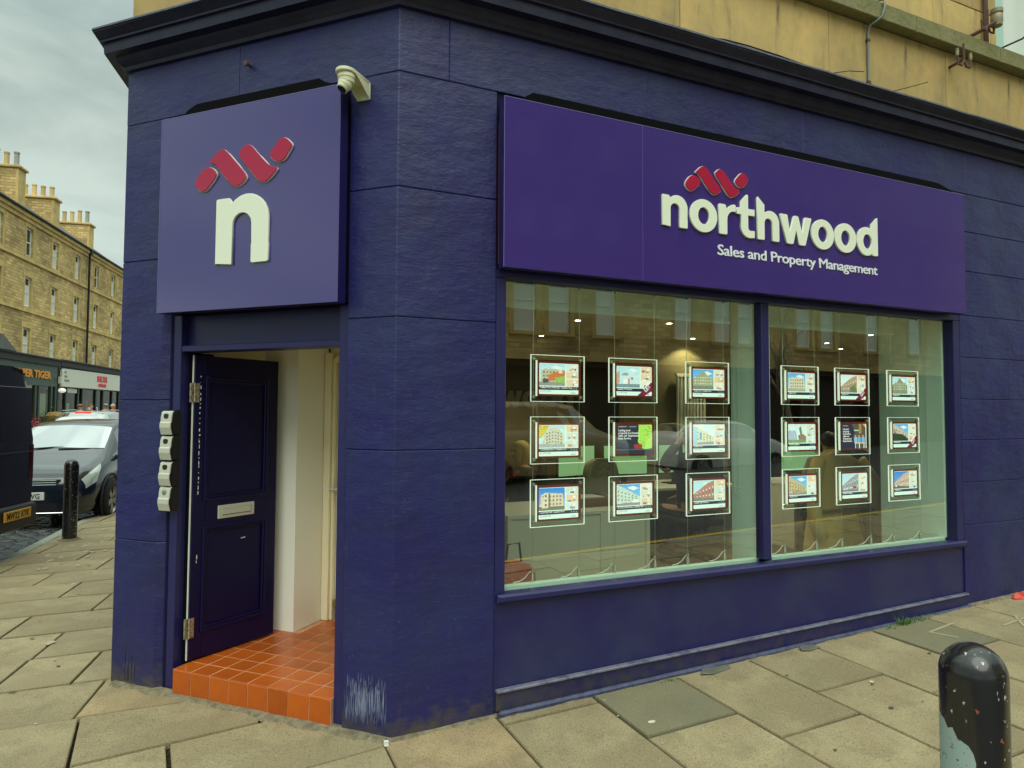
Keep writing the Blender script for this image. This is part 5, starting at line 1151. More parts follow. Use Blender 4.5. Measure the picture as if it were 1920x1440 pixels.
# ================================================================== STREET THINGS NEAR BY
def bollard(loc, label, sc=1):
    t = thing('bollard', label, 'bollard', loc, 0, 'black bollards along the kerb')
    prof = [(.001, 1.05)]+[(.084*math.sin(a), .966+.084*math.cos(a)) for a in [math.radians(d) for d in range(6, 91, 7)]]+[(.084, .9), (.084, .5), (.084, .02), (.084, -.1)]
    bm = bmesh.new(); lathe(bm, prof[::-1], 48); part('post', bm, m_bollard, t, smooth='all')
    return t
bl = bollard((-2.58, 6.90, 0), 'distant black bollard at the kerb by the dark car')
bm = bmesh.new(); lathe(bm, [(.086, -.02), (.13, -.01), (.135, .004), (.086, .022)], 20)
part('base_mortar', bm, m_mortar, bl, smooth=30)
b2 = bollard((1.118, -2.236, 0), 'near glossy black bollard with peeling paint at the lower right')
def peel(t, pts, seg=3):
    bm = bmesh.new()
    # patch of older paint wrapped round the post: polygon in (angle deg, z)
    import mathutils
    tri = mathutils.geometry.tessellate_polygon([[Vector((a, z*100, 0)) for a, z in pts]])
    V_ = [bm.verts.new((a, z, 0)) for a, z in pts]
    for f in tri:
        try: bm.faces.new([V_[i] for i in f])
        except Exception: pass
    bmesh.ops.subdivide_edges(bm, edges=bm.edges[:], cuts=4, use_grid_fill=True)
    for v in bm.verts: a = math.radians(v.co.x); v.co = Vector((.0848*math.cos(a), .0848*math.sin(a), v.co.y))
    for v in bm.verts: v.tag = True
    part('old_paint_patch', bm, m_peel, t, smooth='all')
V0 = math.degrees(math.atan2(-3.449+2.245, -.861-1.135))   # direction of the viewer seen from the bollard, about -149
base_a = V0-360 if V0 > 0 else V0
pz = [(-78, .86), (-66, .845), (-55, .84), (-46, .82), (-36, .828), (-28, .805), (-20, .80), (-9, .792), (-2, .775), (2, .75), (1, .725), (4, .715), (-2, .708), (-13, .70), (2, .69), (6, .672), (-4, .665), (-20, .668), (1, .65), (5, .635), (-9, .632), (3, .61), (-4, .59), (4, .57), (-8, .54), (2, .5), (-2, .44), (2, .38), (-20, .36), (-78, .37)]
peel(b2, [(base_a-0+a, z+.0) for a, z in pz])
# litter, weeds
bm = bmesh.new()
for cx_, cy_, n, h in ((3.86, -.075, 60, .055), (4.03, -.07, 34, .04), (3.70, -.085, 22, .03), (1.72, -.075, 26, .018), (4.25, -.06, 8, .03)):
    for _ in range(n):
        x, y = R.gauss(cx_, .045), R.gauss(cy_, .012); z = gz(x, y); a = R.uniform(0, 6.28); l = h*R.uniform(.4, 1.1); w_ = R.uniform(.002, .005); dx, dy = math.cos(a), math.sin(a)
        p = [(x-dy*w_, y+dx*w_, z), (x+dy*w_, y-dx*w_, z), (x+dx*l*.4+dy*w_, y+dy*l*.4-dx*w_, z+l*.8), (x+dx*l*.8, y+dy*l*.5, z+l)]
        bm.faces.new([bm.verts.new(q) for q in p])
tag(link('weeds', mesh_of(bm, 'weeds', m_grass)), 'small green grass tufts growing at the foot of the wall', 'weeds', kind='stuff')
def flake(name, label, cat, pts, m_, th=.008):
    c = Vector((sum(p[0] for p in pts)/len(pts), sum(p[1] for p in pts)/len(pts))); g = gz(c.x, 0)+.002
    t = tag(link(name, None) if False else None, None) if False else None
    bm = bmesh.new(); prism(bm, [(p[0]-c.x, p[1]-c.y) for p in pts], 0, th, None, .002); o = link(name, mesh_of(bm, name, m_), None, (c.x, c.y, g)); return tag(o, label, cat)
m_sl = mat('slate_chip', (.12, .125, .10), .6, noise=[(20, .6, (1, 1, 1), (.2, .2, .15), .45, .7)])
flake('slate_piece', 'large broken slate lying by the riser in front of the left pane', 'slate', [(1.93, -.10), (2.0, -.13), (2.17, -.10), (2.19, -.05), (2.12, -.02), (2.0, -.03)], m_sl)
flake('slate_piece', 'smaller broken slate lying by the riser below the mullion, right of the larger one', 'slate', [(2.78, -.10), (2.84, -.13), (2.95, -.11), (2.94, -.05), (2.82, -.045)], m_sl)
flake('chewing_gum', 'pale gum spot on the dark grey slab', 'gum', [(1.305+.024*math.cos(a), -.452+.014*math.sin(a)) for a in [i*.7 for i in range(9)]], mat('gum', (.62, .60, .45), .6), .003)
flake('chewing_gum', 'pale gum spot beside the stained slab, left of the near bollard', 'gum', [(2.76+.016*math.cos(a), -.64+.012*math.sin(a)) for a in [i*.7 for i in range(9)]], mat('gum', (.62, .60, .45), .6), .003)
t = thing('paper_scrap', 'scrap of white paper at the foot of the building corner', 'litter', (-.035, -.045, 0)); bm = bmesh.new()
for i in range(3): prism(bm, [(R.uniform(-.014, -.006), R.uniform(-.01, 0)), (R.uniform(.006, .014), R.uniform(-.012, -.004)), (R.uniform(.004, .012), R.uniform(.004, .012)), (R.uniform(-.012, -.004), .008)], i*.009, i*.009+.007)
part('crumpled_sheet', bm, m_pvc, t)
t = thing('red_wrapper', 'crumpled red plastic wrapper on the pavement against the right end of the wall', 'litter', (5.30, -.07, gz(5.3, 0))); bm = bmesh.new(); s_ = bmesh.ops.create_icosphere(bm, subdivisions=2, radius=1)
for v in s_['verts']: v.co = Vector((v.co.x*.10*R.uniform(.5, 1.2), v.co.y*.05*R.uniform(.5, 1.2), max(0, v.co.z)*.04*R.uniform(.3, 1.3)))
part('film', bm, mat('wrapper_red', (.6, .06, .03), .35), t)
bm = bmesh.new()                        # grit and crumbs along the wall foot
for _ in range(900):
    if R.random() < .6: x = R.uniform(.0, 7); y = -abs(R.gauss(.05, .05))-.01
    else: s_ = R.uniform(0, 2.0); d = -abs(R.gauss(.06, .06))-.02; x, y = lp(s_, d)
    z = gz(x, y); a = R.uniform(.0015, .005); a *= 1.6 if R.random() < .06 else 1
    v = [bm.verts.new((x+R.uniform(-a, a), y+R.uniform(-a, a), z+q)) for q in (0, 0, 0, a)]
    for f in ((0, 1, 2), (0, 1, 3), (1, 2, 3), (0, 2, 3)): bm.faces.new([v[i] for i in f])
tag(link('grit', mesh_of(bm, 'grit', mat('grit_mixed', (.22, .18, .10), .9, noise=[(50, .9, (1, 1, 1), (.5, .45, .3), .5, .6)]))), 'grit and crumbs gathered along the foot of the wall', 'grit', kind='stuff')
bm = bmesh.new()                        # chalk strokes
def chalk(pts):
    for p, q in zip(pts, pts[1:]):
        p, q = Vector(p), Vector(q); n_ = Vector((-(q-p).y, (q-p).x)).normalized()*.008
        bm.faces.new([bm.verts.new((v.x, v.y, gz(v.x, v.y)+.0045)) for v in (p-n_, q-n_, q+n_, p+n_)])
chalk([(4.20, -.22), (3.86, -.26), (3.93, -.42)]); chalk([(4.75, -.33), (4.55, -.5)]); chalk([(4.95, -.28), (4.85, -.5), (5.1, -.4)]); chalk([(5.1, -.2), (5.25, -.42), (5.4, -.2)]); chalk([(4.45, -.42), (4.9, -.38)])
part('chalk_marks', bm, mat('chalk', (.42, .37, .23), .95), pave, kind='stuff')
bm = bmesh.new()                        # pale splashes on the left pavement
for _ in range(70):
    x, y = R.gauss(-2.15, .35), R.gauss(6.3, 1.3); r0 = R.uniform(.006, .035)
    bm.faces.new([bm.verts.new((x+r0*R.uniform(.5, 1.2)*math.cos(a), y+1.8*r0*R.uniform(.5, 1.2)*math.sin(a), .0062)) for a in [i*.785 for i in range(8)]])
part('pale_splashes', bm, mat('splash_pale', (.40, .37, .26), .9), pave, kind='stuff')

def spots(name, n, m_, rng, r0, r1, area, zo):
    bm = bmesh.new()
    for _ in range(n):
        x, y = area(); a0 = R.uniform(r0, r1); e = R.uniform(.6, 1)
        bm.faces.new([bm.verts.new((x+a0*R.uniform(.7, 1.1)*math.cos(a), y+e*a0*R.uniform(.7, 1.1)*math.sin(a), gz(x, y)+zo)) for a in [i*.785 for i in range(8)]])
    part(name, bm, m_, pave, kind='stuff')
a1 = lambda: (R.uniform(-.2, 7), -R.uniform(.1, 2.2)); a2 = lambda: (R.uniform(-3.0, -1.3), R.uniform(.2, 7))
spots('trodden_gum', 26, mat('old_gum_dark', (.11, .10, .065), .9), None, .006, .018, a1, .0058); spots('trodden_gum', 40, mat('old_gum_dark', (.11, .10, .065), .9), None, .008, .022, a2, .0062)
spots('trodden_gum', 20, mat('old_gum_pale', (.46, .42, .29), .9), None, .004, .010, a1, .0060); spots('trodden_gum', 24, mat('old_gum_pale', (.46, .42, .29), .9), None, .005, .012, a2, .0064)
# conduit, brackets, loose wires on the sandstone
t = thing('conduit', 'thin grey conduit running down the sandstone over the string course', 'pipe', (3.64, 0, 4.2))
bm = bmesh.new(); tube(bm, [(3.655, -.012, 4.16), (3.655, -.012, 4.62), (3.655, -.03, 4.68), (3.70, -.10, 4.72), (3.725, -.105, 4.80), (3.725, -.10, 4.86), (3.70, -.02, 4.88), (3.70, -.012, 7)], .009, 8); wpart('tube', bm, m_wire, t, smooth=50)
bm = bmesh.new()
for z in (4.23, 4.56): box(bm, FR, 3.64, 3.67, -.022, -.0, z, z+.02)
wpart('clip', bm, m_rust, t)
def brk(x, z, lab, big):
    t = thing('wall_bracket', lab, 'bracket', (x, 0, z), 0, 'rusty telephone brackets'); I = Matrix()
    bm = bmesh.new(); tube(bm, [(0, .0, 0), (0, -.12, .01)], .012, 6) if not big else tube(bm, [(-.10, 0, -.07), (-.02, -.10, -.02), (.04, -.16, .02)], .016, 6); part('arm', bm, m_rust, t)
    bm = bmesh.new(); tube(bm, [(0, -.12, -.02), (0, -.12, .14)], .010, 6)
    for s in (-1, 1): tube(bm, [(0, -.12, .0), (s*.03, -.12, -.045), (s*.075, -.12, -.045), (s*.085, -.12, .03)], .009, 6)
    part('hooks', bm, m_rust, t, smooth=40)
    if big: bm = bmesh.new(); lathe(bm, [(.001, 0), (.04, 0), (.045, .03), (.045, .09), (.038, .10), (.047, .11), (.047, .14), (.001, .15)], 16, Matrix.Translation((.07, -.15, .0))); part('insulator', bm, m_ceram, t, smooth=40)
    else:
        for s in (-1, 1): bm = bmesh.new(); lathe(bm, [(.001, 0), (.012, 0), (.015, .03), (.012, .05), (.015, .06), (.001, .065)], 10, Matrix.Translation((s*.085, -.12, .02))); part('insulator', bm, m_ceram, t, smooth=40)
brk(4.64, 4.58, 'small rusty hooked bracket on the string course', False)
brk(4.97, 4.95, 'larger rusty bracket with a ceramic insulator beside the mint window', True)
t = thing('drain_pipe', 'dark rusty rod running down beside the mint window', 'pipe', (5.08, 0, 4.86)); bm = bmesh.new(); tube(bm, [(5.10, -.03, 4.86), (5.10, -.03, 8)], .02, 8); wpart('rod', bm, m_rust, t, smooth=40)
def wirep(lab, pts, r_=.003, m_=None): o = link('loose_wire', None) if False else None; t = thing('loose_wire', lab, 'wire', pts[0], 0, 'loose wires on the cornice'); bm = bmesh.new(); tube(bm, pts, r_, 6); wpart('strand', bm, m_ or m_kblack, t, smooth=50)
wirep('black cable lying along the top of the cornice', [(2.02, -.15, 4.122), (2.1, -.165, 4.125), (2.3, -.16, 4.135), (2.6, -.14, 4.145), (2.9, -.12, 4.145)], .005)
wirep('short dark wire sticking out of the cornice left of the conduit', [(3.10, -.14, 4.13), (3.22, -.19, 4.15), (3.36, -.20, 4.17)])
wirep('bent dark wire sticking out of the cornice right of the conduit', [(3.72, -.15, 4.12), (3.85, -.19, 4.16), (4.02, -.23, 4.22)])
wirep('black hooked wire holder at the sill of the mint window', [(5.22, -.02, 4.84), (5.30, -.10, 4.88), (5.38, -.16, 4.92), (5.40, -.19, 4.95)], .008)
wirep('thin white cable loop hanging from the cornice near the corner', [(.86, -.19, 4.115), (.88, -.195, 4.08), (.93, -.195, 4.07), (.97, -.19, 4.12)], .003, m_pvc)

# ================================================================== VEHICLES
m_cglass = mat('car_glass', (.02, .03, .03), .02, spec=1, coat=1)
t_ = m_cglass.node_tree; b_ = t_.nodes['Principled BSDF']; b_.inputs['IOR'].default_value = 2.6; b_.inputs['Coat IOR'].default_value = 2.2
m_tyre = mat('tyre', (.012, .012, .012), .8); m_alloy = mat('alloy', (.34, .34, .32), .35, .8); m_chrome = mat('chrome', (.7, .72, .7), .12, 1)
m_lampc = mat('headlamp_glass', (.42, .50, .44), .08, spec=1, coat=1); m_lampr = mat('tail_lamp_red', (.55, .02, .02), .15, coat=1); m_redlit = mat('lit_brake_lamp', (.9, .05, .03), .3, emit=((1, .04, .02), 1.2))
m_platew = mat('number_plate_white', (.72, .74, .68), .4); m_platey = mat('number_plate_yellow', (.75, .42, .03), .4); m_plast = mat('bumper_plastic', (.012, .012, .013), .5)
def wheel(parent, x, y, side_, r_=.31, spokes=5):
    w = thing('wheel', None, None, (x, y, r_)); w.parent = parent; I = Matrix.Rotation(math.pi/2*side_, 4, 'Y')
    bm = bmesh.new(); lathe(bm, [(r_*.66, -.10), (r_*.93, -.10), (r_, -.075), (r_, .075), (r_*.93, .095), (r_*.68, .10), (r_*.66, .08), (r_*.66, -.10)], 32, I, False); part('tyre', bm, m_tyre, w, smooth=40)
    bm = bmesh.new(); lathe(bm, [(r_*.60, .05), (r_*.66, .085), (r_*.68, .095), (r_*.66, .075)], 32, I, False); lathe(bm, [(.001, .07), (r_*.16, .07), (r_*.18, .05), (.001, .045)], 12, I)
    for k in range(spokes):
        a = 2*math.pi*k/spokes; 
        for da, ww in ((-.17, .02), (.17, .02)):
            M_ = I @ Matrix.Rotation(a+da, 4, 'Z'); box(bm, M_, r_*.12, r_*.64, -ww, ww, .05, .078)
    part('rim', bm, m_alloy, w, smooth=30)
    bm = bmesh.new(); lathe(bm, [(.001, .02), (r_*.655, .02), (r_*.655, .0), (.001, 0)], 24, I); part('brake_shadow', bm, m_kblack, w)
    return w
def car(label, loc, rz, paint, st, Lc, Wc, plate=None, plate_rear=None, tall=1, group='cars in the left street', rear_lit=False):
    """st: list of stations (y, zbottom, zshoulder, ztop, half-width bottom, half shoulder, half top) front at y=0 towards -y"""
    t = thing('parked_car', label, 'car', loc, rz, group)
    def sec(s):
        y, zb, zs, zt, wb, ws, wt = s; mid = (zb+zs)/2
        q = [(wb*.92, y, zb), (wb, y, zb+.06), (ws*1.005, y, mid-.03), (ws*1.01, y, mid+.08), (ws*.985, y, zs-.04), (ws*.955, y, zs), (wt+(ws*.955-wt)*.05, y, zt-(zt-zs)*.12), (wt*.93, y, zt-.02*(zt > zs+.2)), (wt*.6, y, zt), (0, y, zt+.012)]
        return q
    def interp(a, b, f): return [a[i]+(b[i]-a[i])*f for i in range(7)]
    S = st; secs = [sec(s) for s in S]; n = 10
    bm = bmesh.new(); g = []
    for q in secs: g.append([bm.verts.new(p) for p in q]+[bm.verts.new((-p[0], p[1], p[2])) for p in q[:-1][::-1]])
    m_ = len(g[0])
    faces = {}
    for i in range(len(g)-1):
        for j in range(m_-1): faces[i, j] = bm.faces.new((g[i][j], g[i][j+1], g[i+1][j+1], g[i+1][j]))
    for q in (g[0], g[-1]): bm.faces.new(q)
    for i in range(len(g)-1): bm.faces.new((g[i][0], g[i+1][0], g[i+1][-1], g[i][-1]))
    bmesh.ops.recalc_face_normals(bm, faces=bm.faces)
    me = bpy.data.meshes.new('body'); bm.to_mesh(me); bm.free(); me.materials.append(paint)
    me.shade_smooth(); me.set_sharp_from_angle(angle=math.radians(38)); link('body', me, t)
    return t, secs
def quad_on(bm, secs, y0, y1, j0, j1, st, push=.006, ins=.0, side_=1, nu=6, nv=4):
    """patch lying on the body between stations (by y) and section rows, pushed outwards"""
    ys = [s[0] for s in st]
    def pt(y, j):
        y = min(max(y, ys[0]), ys[-1]-1e-6); i = max(k for k in range(len(ys)-1) if ys[k] <= y); f = (y-ys[i])/(ys[i+1]-ys[i]); j = min(j, 9-1e-6); k = int(j); h = j-k
        a = Vector(secs[i][k]).lerp(Vector(secs[i+1][k]), f); b = Vector(secs[i][k+1]).lerp(Vector(secs[i+1][k+1]), f); return a.lerp(b, h)
    grid = []
    Y0 = y0 if callable(y0) else (lambda v: y0); Y1 = y1 if callable(y1) else (lambda v: y1)
    for a in range(nu+1):
        r_ = []
        for b in range(nv+1):
            v = b/nv; j = j0+(j1-j0)*v; y = Y0(v)+(Y1(v)-Y0(v))*a/nu; e = .01
            p = pt(y, j); d1 = pt(y+e, j)-pt(y-e, j); d2 = pt(y, min(j+.05, 9))-pt(y, max(j-.05, 0)); nn = d2.cross(d1)
            if nn.length > 1e-9: nn.normalize()
            if nn.x < 0 and abs(nn.x) > .05: nn = -nn
            if abs(nn.x) <= .05 and nn.z < 0: nn = -nn
            p = p+nn*push; r_.append(bm.verts.new((p.x*side_, p.y, p.z)))
        grid.append(r_)
    for a in range(nu):
        for b in range(nv): bm.faces.new((grid[a][b], grid[a+1][b], grid[a+1][b+1], grid[a][b+1]))
def plate_obj(t, txt, x, y, z, m_, rear=False, tilt=0):
    F = frame((x, y, z), (-1, 0, 0)) if rear else frame((x, y, z), (1, 0, 0))
    bm = bmesh.new(); box(bm, F, -.26, .26, -.012, 0, -.056, .056, .004); p = part('number_plate', bm, m_, t)
    me = text_mesh(txt, .105, F, 0, -.036, -.0135, .001, 'CENTER', .80, .002, 1.05); me.materials.clear(); me.materials.append(m_kblack); link('plate_text', me, p)
# dark hatchback facing the viewer
st = [(.0, .24, .52, .60, .50, .55, .50), (.04, .20, .60, .70, .66, .70, .60), (.16, .19, .70, .80, .76, .78, .66), (.40, .19, .80, .89, .80, .83, .70), (.72, .19, .90, .99, .82, .845, .72), (.98, .19, .95, 1.07, .83, .845, .70), (1.62, .19, .98, 1.44, .83, .845, .60), (1.9, .19, .99, 1.50, .83, .845, .605), (2.6, .19, 1.0, 1.53, .83, .845, .61), (3.3, .19, 1.01, 1.50, .83, .84, .60), (3.75, .20, 1.02, 1.42, .80, .82, .56), (3.98, .24, .98, 1.12, .76, .78, .60), (4.08, .30, .80, .86, .70, .72, .60)]
m_dkblue = mat('car_paint_dark_blue', (.006, .011, .020), .2, spec=.5, coat=.7)
rzs = -math.atan2(U.x, U.y)
c1, sec1 = car('dark blue hatchback parked at the kerb facing the viewer', (-3.46, 8.62, -.10), rzs, m_dkblue, st, 4.08, 1.69); c1.scale = (1.06,)*3
def bodypatch(t, name, m_, secs, st, calls, smooth=True):
    for sd in (1, -1):
        bm = bmesh.new()
        for c in calls: quad_on(bm, secs, *c[:4], st, c[4] if len(c) > 4 else .006, 0, sd, 8, 5)
        part(name, bm, m_, t, smooth=30)
def greenhouse(t, secs, st, yw0, yw1, yr0, yr1, ycut=(2.35,)):
    bm = bmesh.new()                                         # windscreen as one sheet across
    for sd in (1, -1): quad_on(bm, secs, yw0+.04, yw1-.02, 6.55, 9, st, .006, 0, sd, 8, 6)
    bmesh.ops.remove_doubles(bm, verts=bm.verts, dist=.003); part('windscreen', bm, m_cglass, t, smooth='all')
    bm = bmesh.new()
    for sd in (1, -1): quad_on(bm, secs, yr0, yr1, 6.7, 9, st, .006, 0, sd, 8, 6)
    bmesh.ops.remove_doubles(bm, verts=bm.verts, dist=.003); part('rear_window', bm, m_cglass, t, smooth='all')
    e = [yw1-.25]+list(ycut)+[yr0-.18]
    for sd in (1, -1):
        for k, (a, b) in enumerate(zip(e, e[1:])):
            bm = bmesh.new(); fa = (lambda v, a=a: a+.03-(.42*(1-v) if a == e[0] else 0)); quad_on(bm, secs, fa, b-.03, 5.1, 5.95, st, .006, 0, sd, 8, 4); part('side_window', bm, m_cglass, t, smooth='all')
greenhouse(c1, sec1, st, .98, 1.62, 3.36, 3.9, (2.45,))
for sd in (1, -1):
    bm = bmesh.new(); quad_on(bm, sec1, .10, lambda v: .56-.25*(1-v), 3.5, 5.4, st, .008, 0, sd, 8, 6); part('headlight', bm, m_lampc, c1, smooth='all')
    bm = bmesh.new(); lathe(bm, [(.001, .0), (.055, 0), (.062, .012), (.045, .016), (.001, .012)], 20, Matrix.Translation((sd*.60, .068, .34)) @ Matrix.Rotation(math.pi/2, 4, 'X')); part('fog_light', bm, m_chrome, c1, smooth=40)
    bm = bmesh.new(); ellipsoid(bm, (sd*.94, 1.32, 1.02), (.10, .06, .075)); tube(bm, [(sd*.80, 1.34, .97), (sd*.92, 1.33, .99)], .025); part('door_mirror', bm, m_dkblue, c1, smooth='all')
    for yy in (.78, 3.38):
        bm = bmesh.new(); pts = [(sd*.852, yy+.40*math.cos(a), .31+.40*math.sin(a)) for a in [math.pi*k/16 for k in range(17)]]; tube(bm, pts, .016, 6); lathe(bm, [(.001, 0), (.385, 0), (.385, .004), (.001, .004)], 32, Matrix.Translation((sd*.846, yy, .31)) @ Matrix.Rotation(math.pi/2*sd, 4, 'Y')); part('wheel_arch', bm, m_kblack, c1, smooth=40)
        wheel(c1, sd*.80, yy, sd, .315)
    bm = bmesh.new(); tube(bm, [(sd*.857, .98, .62), (sd*.857, 3.0, .66)], .006, 5); tube(bm, [(sd*.848, 2.36, .25), (sd*.858, 2.36, .95)], .004, 5); tube(bm, [(sd*.848, 1.22, .25), (sd*.858, 1.18, .95)], .004, 5); tube(bm, [(sd*.86, 2.1, .84), (sd*.87, 2.2, .85), (sd*.86, 2.27, .84)], .012, 6); part('door_trim', bm, m_chrome if False else m_plast, c1)
bm = bmesh.new(); slab(bm, [(-.40, .60), (.40, .60), (.44, .70), (-.44, .70)], Matrix(), .012, .15); gr = part('grille', bm, m_plast, c1)
bm = bmesh.new()
for z in (.622, .652, .682): box(bm, Matrix(), -.40, .40, -.002, .011, z, z+.008, .002)
part('grille_bar', bm, m_chrome, gr)
bm = bmesh.new(); lathe(bm, [(.040, 0), (.056, 0), (.056, .01), (.040, .01), (.040, 0)], 24, Matrix.Translation((0, -.004, .655)) @ Matrix.Rotation(math.pi/2, 4, 'X'), False); box(bm, Matrix(), -.075, .075, -.016, -.005, .645, .665, .002); part('badge', bm, m_chrome, gr, smooth=40)
bm = bmesh.new(); slab(bm, [(-.46, .235), (.46, .235), (.40, .36), (-.40, .36)], Matrix(), -.006, .1); part('lower_intake', bm, m_kblack, c1)
bm = bmesh.new(); tube(bm, [(-.5, -.006, .23), (.5, -.006, .23), (.62, .05, .30)], .006, 5); part('bumper_trim', bm, m_chrome, c1)
plate_obj(c1, 'SN09 FWG', 0, -.008, .47, m_platew)
bm = bmesh.new()
for a, b in (((-.45, .965, 1.085), (.08, 1.05, 1.12)), ((.05, .955, 1.085), (.62, 1.04, 1.09))): tube(bm, [a, b], .010, 5)
part('wiper', bm, m_kblack, c1)
# silver estate driving away beyond
st2 = [(.0, .30, .62, .70, .62, .66, .60), (.10, .22, .80, .86, .76, .80, .66), (.9, .2, .92, 1.0, .83, .86, .72), (1.2, .2, .95, 1.08, .83, .86, .70), (1.85, .2, .97, 1.48, .83, .86, .60), (2.8, .2, .98, 1.55, .83, .86, .62), (3.7, .2, .99, 1.52, .83, .86, .60), (4.2, .2, .98, 1.34, .80, .84, .54), (4.42, .22, .92, 1.02, .78, .80, .62), (4.55, .28, .70, .76, .72, .74, .62)]
m_silver = mat('car_paint_silver', (.52, .56, .54), .22, .35, coat=.8)
c2, sec2 = car('silver estate car driving away, beyond the dark hatchback', (-4.20, 27.1, -.08), rzs+math.pi, m_silver, st2, 4.5, 1.72); c2.scale = (1.12,)*3
greenhouse(c2, sec2, st2, 1.2, 1.85, 3.80, 4.36, (2.9,))
for sd in (1, -1):
    bm = bmesh.new(); quad_on(bm, sec2, 4.28, 4.50, 4.2, 5.8, st2, .008, 0, sd, 4, 4); part('tail_light', bm, m_lampr, c2, smooth='all')
    bm = bmesh.new(); tube(bm, [(sd*.58, 2.0, 1.53), (sd*.60, 2.8, 1.59), (sd*.58, 3.7, 1.56)], .014, 6); part('roof_rail', bm, m_chrome, c2)
    for yy in (.9, 3.6): wheel(c2, sd*.80, yy, sd, .32)
bm = bmesh.new(); box(bm, Matrix(), -.22, .22, 3.73, 3.80, 1.50, 1.535, .008); part('high_brake_light', bm, m_redlit, c2)
bm = bmesh.new(); box(bm, Matrix(), -.56, .56, 3.70, 3.78, 1.485, 1.50, .003); part('roof_spoiler', bm, m_silver, c2)
bm = bmesh.new(); tube(bm, [(-.2, 3.2, 1.55), (-.2, 3.28, 1.66)], .012, 6); part('aerial', bm, m_pvc, c2)
plate_obj(c2, 'SF14 KLD', 0, 4.58, .60, m_platey, True)
# black van whose back end shows at the left edge
m_vanb = mat('van_paint_black', (.008, .008, .009), .25, coat=.8)
van = thing('parked_van', 'black van, its back end with a yellow plate cutting in at the left edge', 'van', (-3.13, 5.30, -.10), -.27)
bm = bmesh.new(); pr = [(-1.0, .50), (-1.0, 1.0), (-.98, 1.45), (-.93, 2.02), (-.82, 2.24), (-.6, 2.30), (.6, 2.30), (.82, 2.24), (.93, 2.02), (.98, 1.45), (1.0, 1.0), (1.0, .50)]   # y, z section, van runs to -x
xsn = [(0, .985), (-.06, 1.0), (-3.6, 1.0), (-4.3, .97), (-5.0, .80), (-5.3, .72)]; rg = []
for x, k in xsn: rg.append([bm.verts.new((x-(.06*(z > 1.9) if x == 0 else 0), y*k, z if x > -4.2 else min(z, 1.9 if x > -4.9 else 1.15))) for y, z in pr])
for a, b in zip(rg, rg[1:]):
    for i in range(len(pr)): bm.faces.new((a[i], a[(i+1) % len(pr)], b[(i+1) % len(pr)], b[i]))
bm.faces.new(rg[0]); bm.faces.new(rg[-1][::-1]); bmesh.ops.bevel(bm, geom=[e for e in bm.edges if all(v.co.x > -.07 for v in e.verts) and any(v.co.x > -.065 for v in e.verts)], offset=.03, segments=2, affect='EDGES')
part('body', bm, m_vanb, van, smooth=35)
bm = bmesh.new(); box(bm, Matrix(), -.2, .07, -.98, .98, .42, .70, .05, 3); part('rear_bumper', bm, m_plast, van, smooth=40)
for s in (-1, 1):
    bm = bmesh.new(); box(bm, Matrix(), -.02, .004, min(s*.02, s*.90), max(s*.02, s*.90), 1.42, 2.06, .003); part('rear_window', bm, m_vanb, van)
    bm = bmesh.new(); box(bm, Matrix(), -.05, .012, s*.945-.04, s*.945+.04, .95, 1.4, .02); part('tail_light', bm, mat('tail_lamp_smoked', (.06, .004, .004), .2), van, smooth=40)
    wheel(van, -4.2, s*.92, s, .34); wheel(van, -.95, s*.92, s, .34)
for w_ in [o for o in van.children if o.name.startswith('wheel')]: w_.rotation_euler = (0, 0, math.pi/2); 
bm = bmesh.new(); tube(bm, [(.012, 0, .72), (.012, 0, 2.2)], .006, 5); tube(bm, [(.004, -.98, 1.30), (.008, .96, 1.30)], .008, 5); part('door_seam', bm, m_kblack, van)
F = Matrix.Translation((.075, .55, .60)) @ Matrix.Rotation(math.pi/2, 4, 'Z'); bm = bmesh.new(); box(bm, F, -.26, .26, -.012, 0, -.056, .056, .004); p = part('number_plate', bm, m_platey, van)
me = text_mesh('MW22 XYK', .105, F, 0, -.036, -.0135, .001, 'CENTER', .78, .002, 1.05); me.materials.clear(); me.materials.append(m_kblack); link('plate_text', me, p)

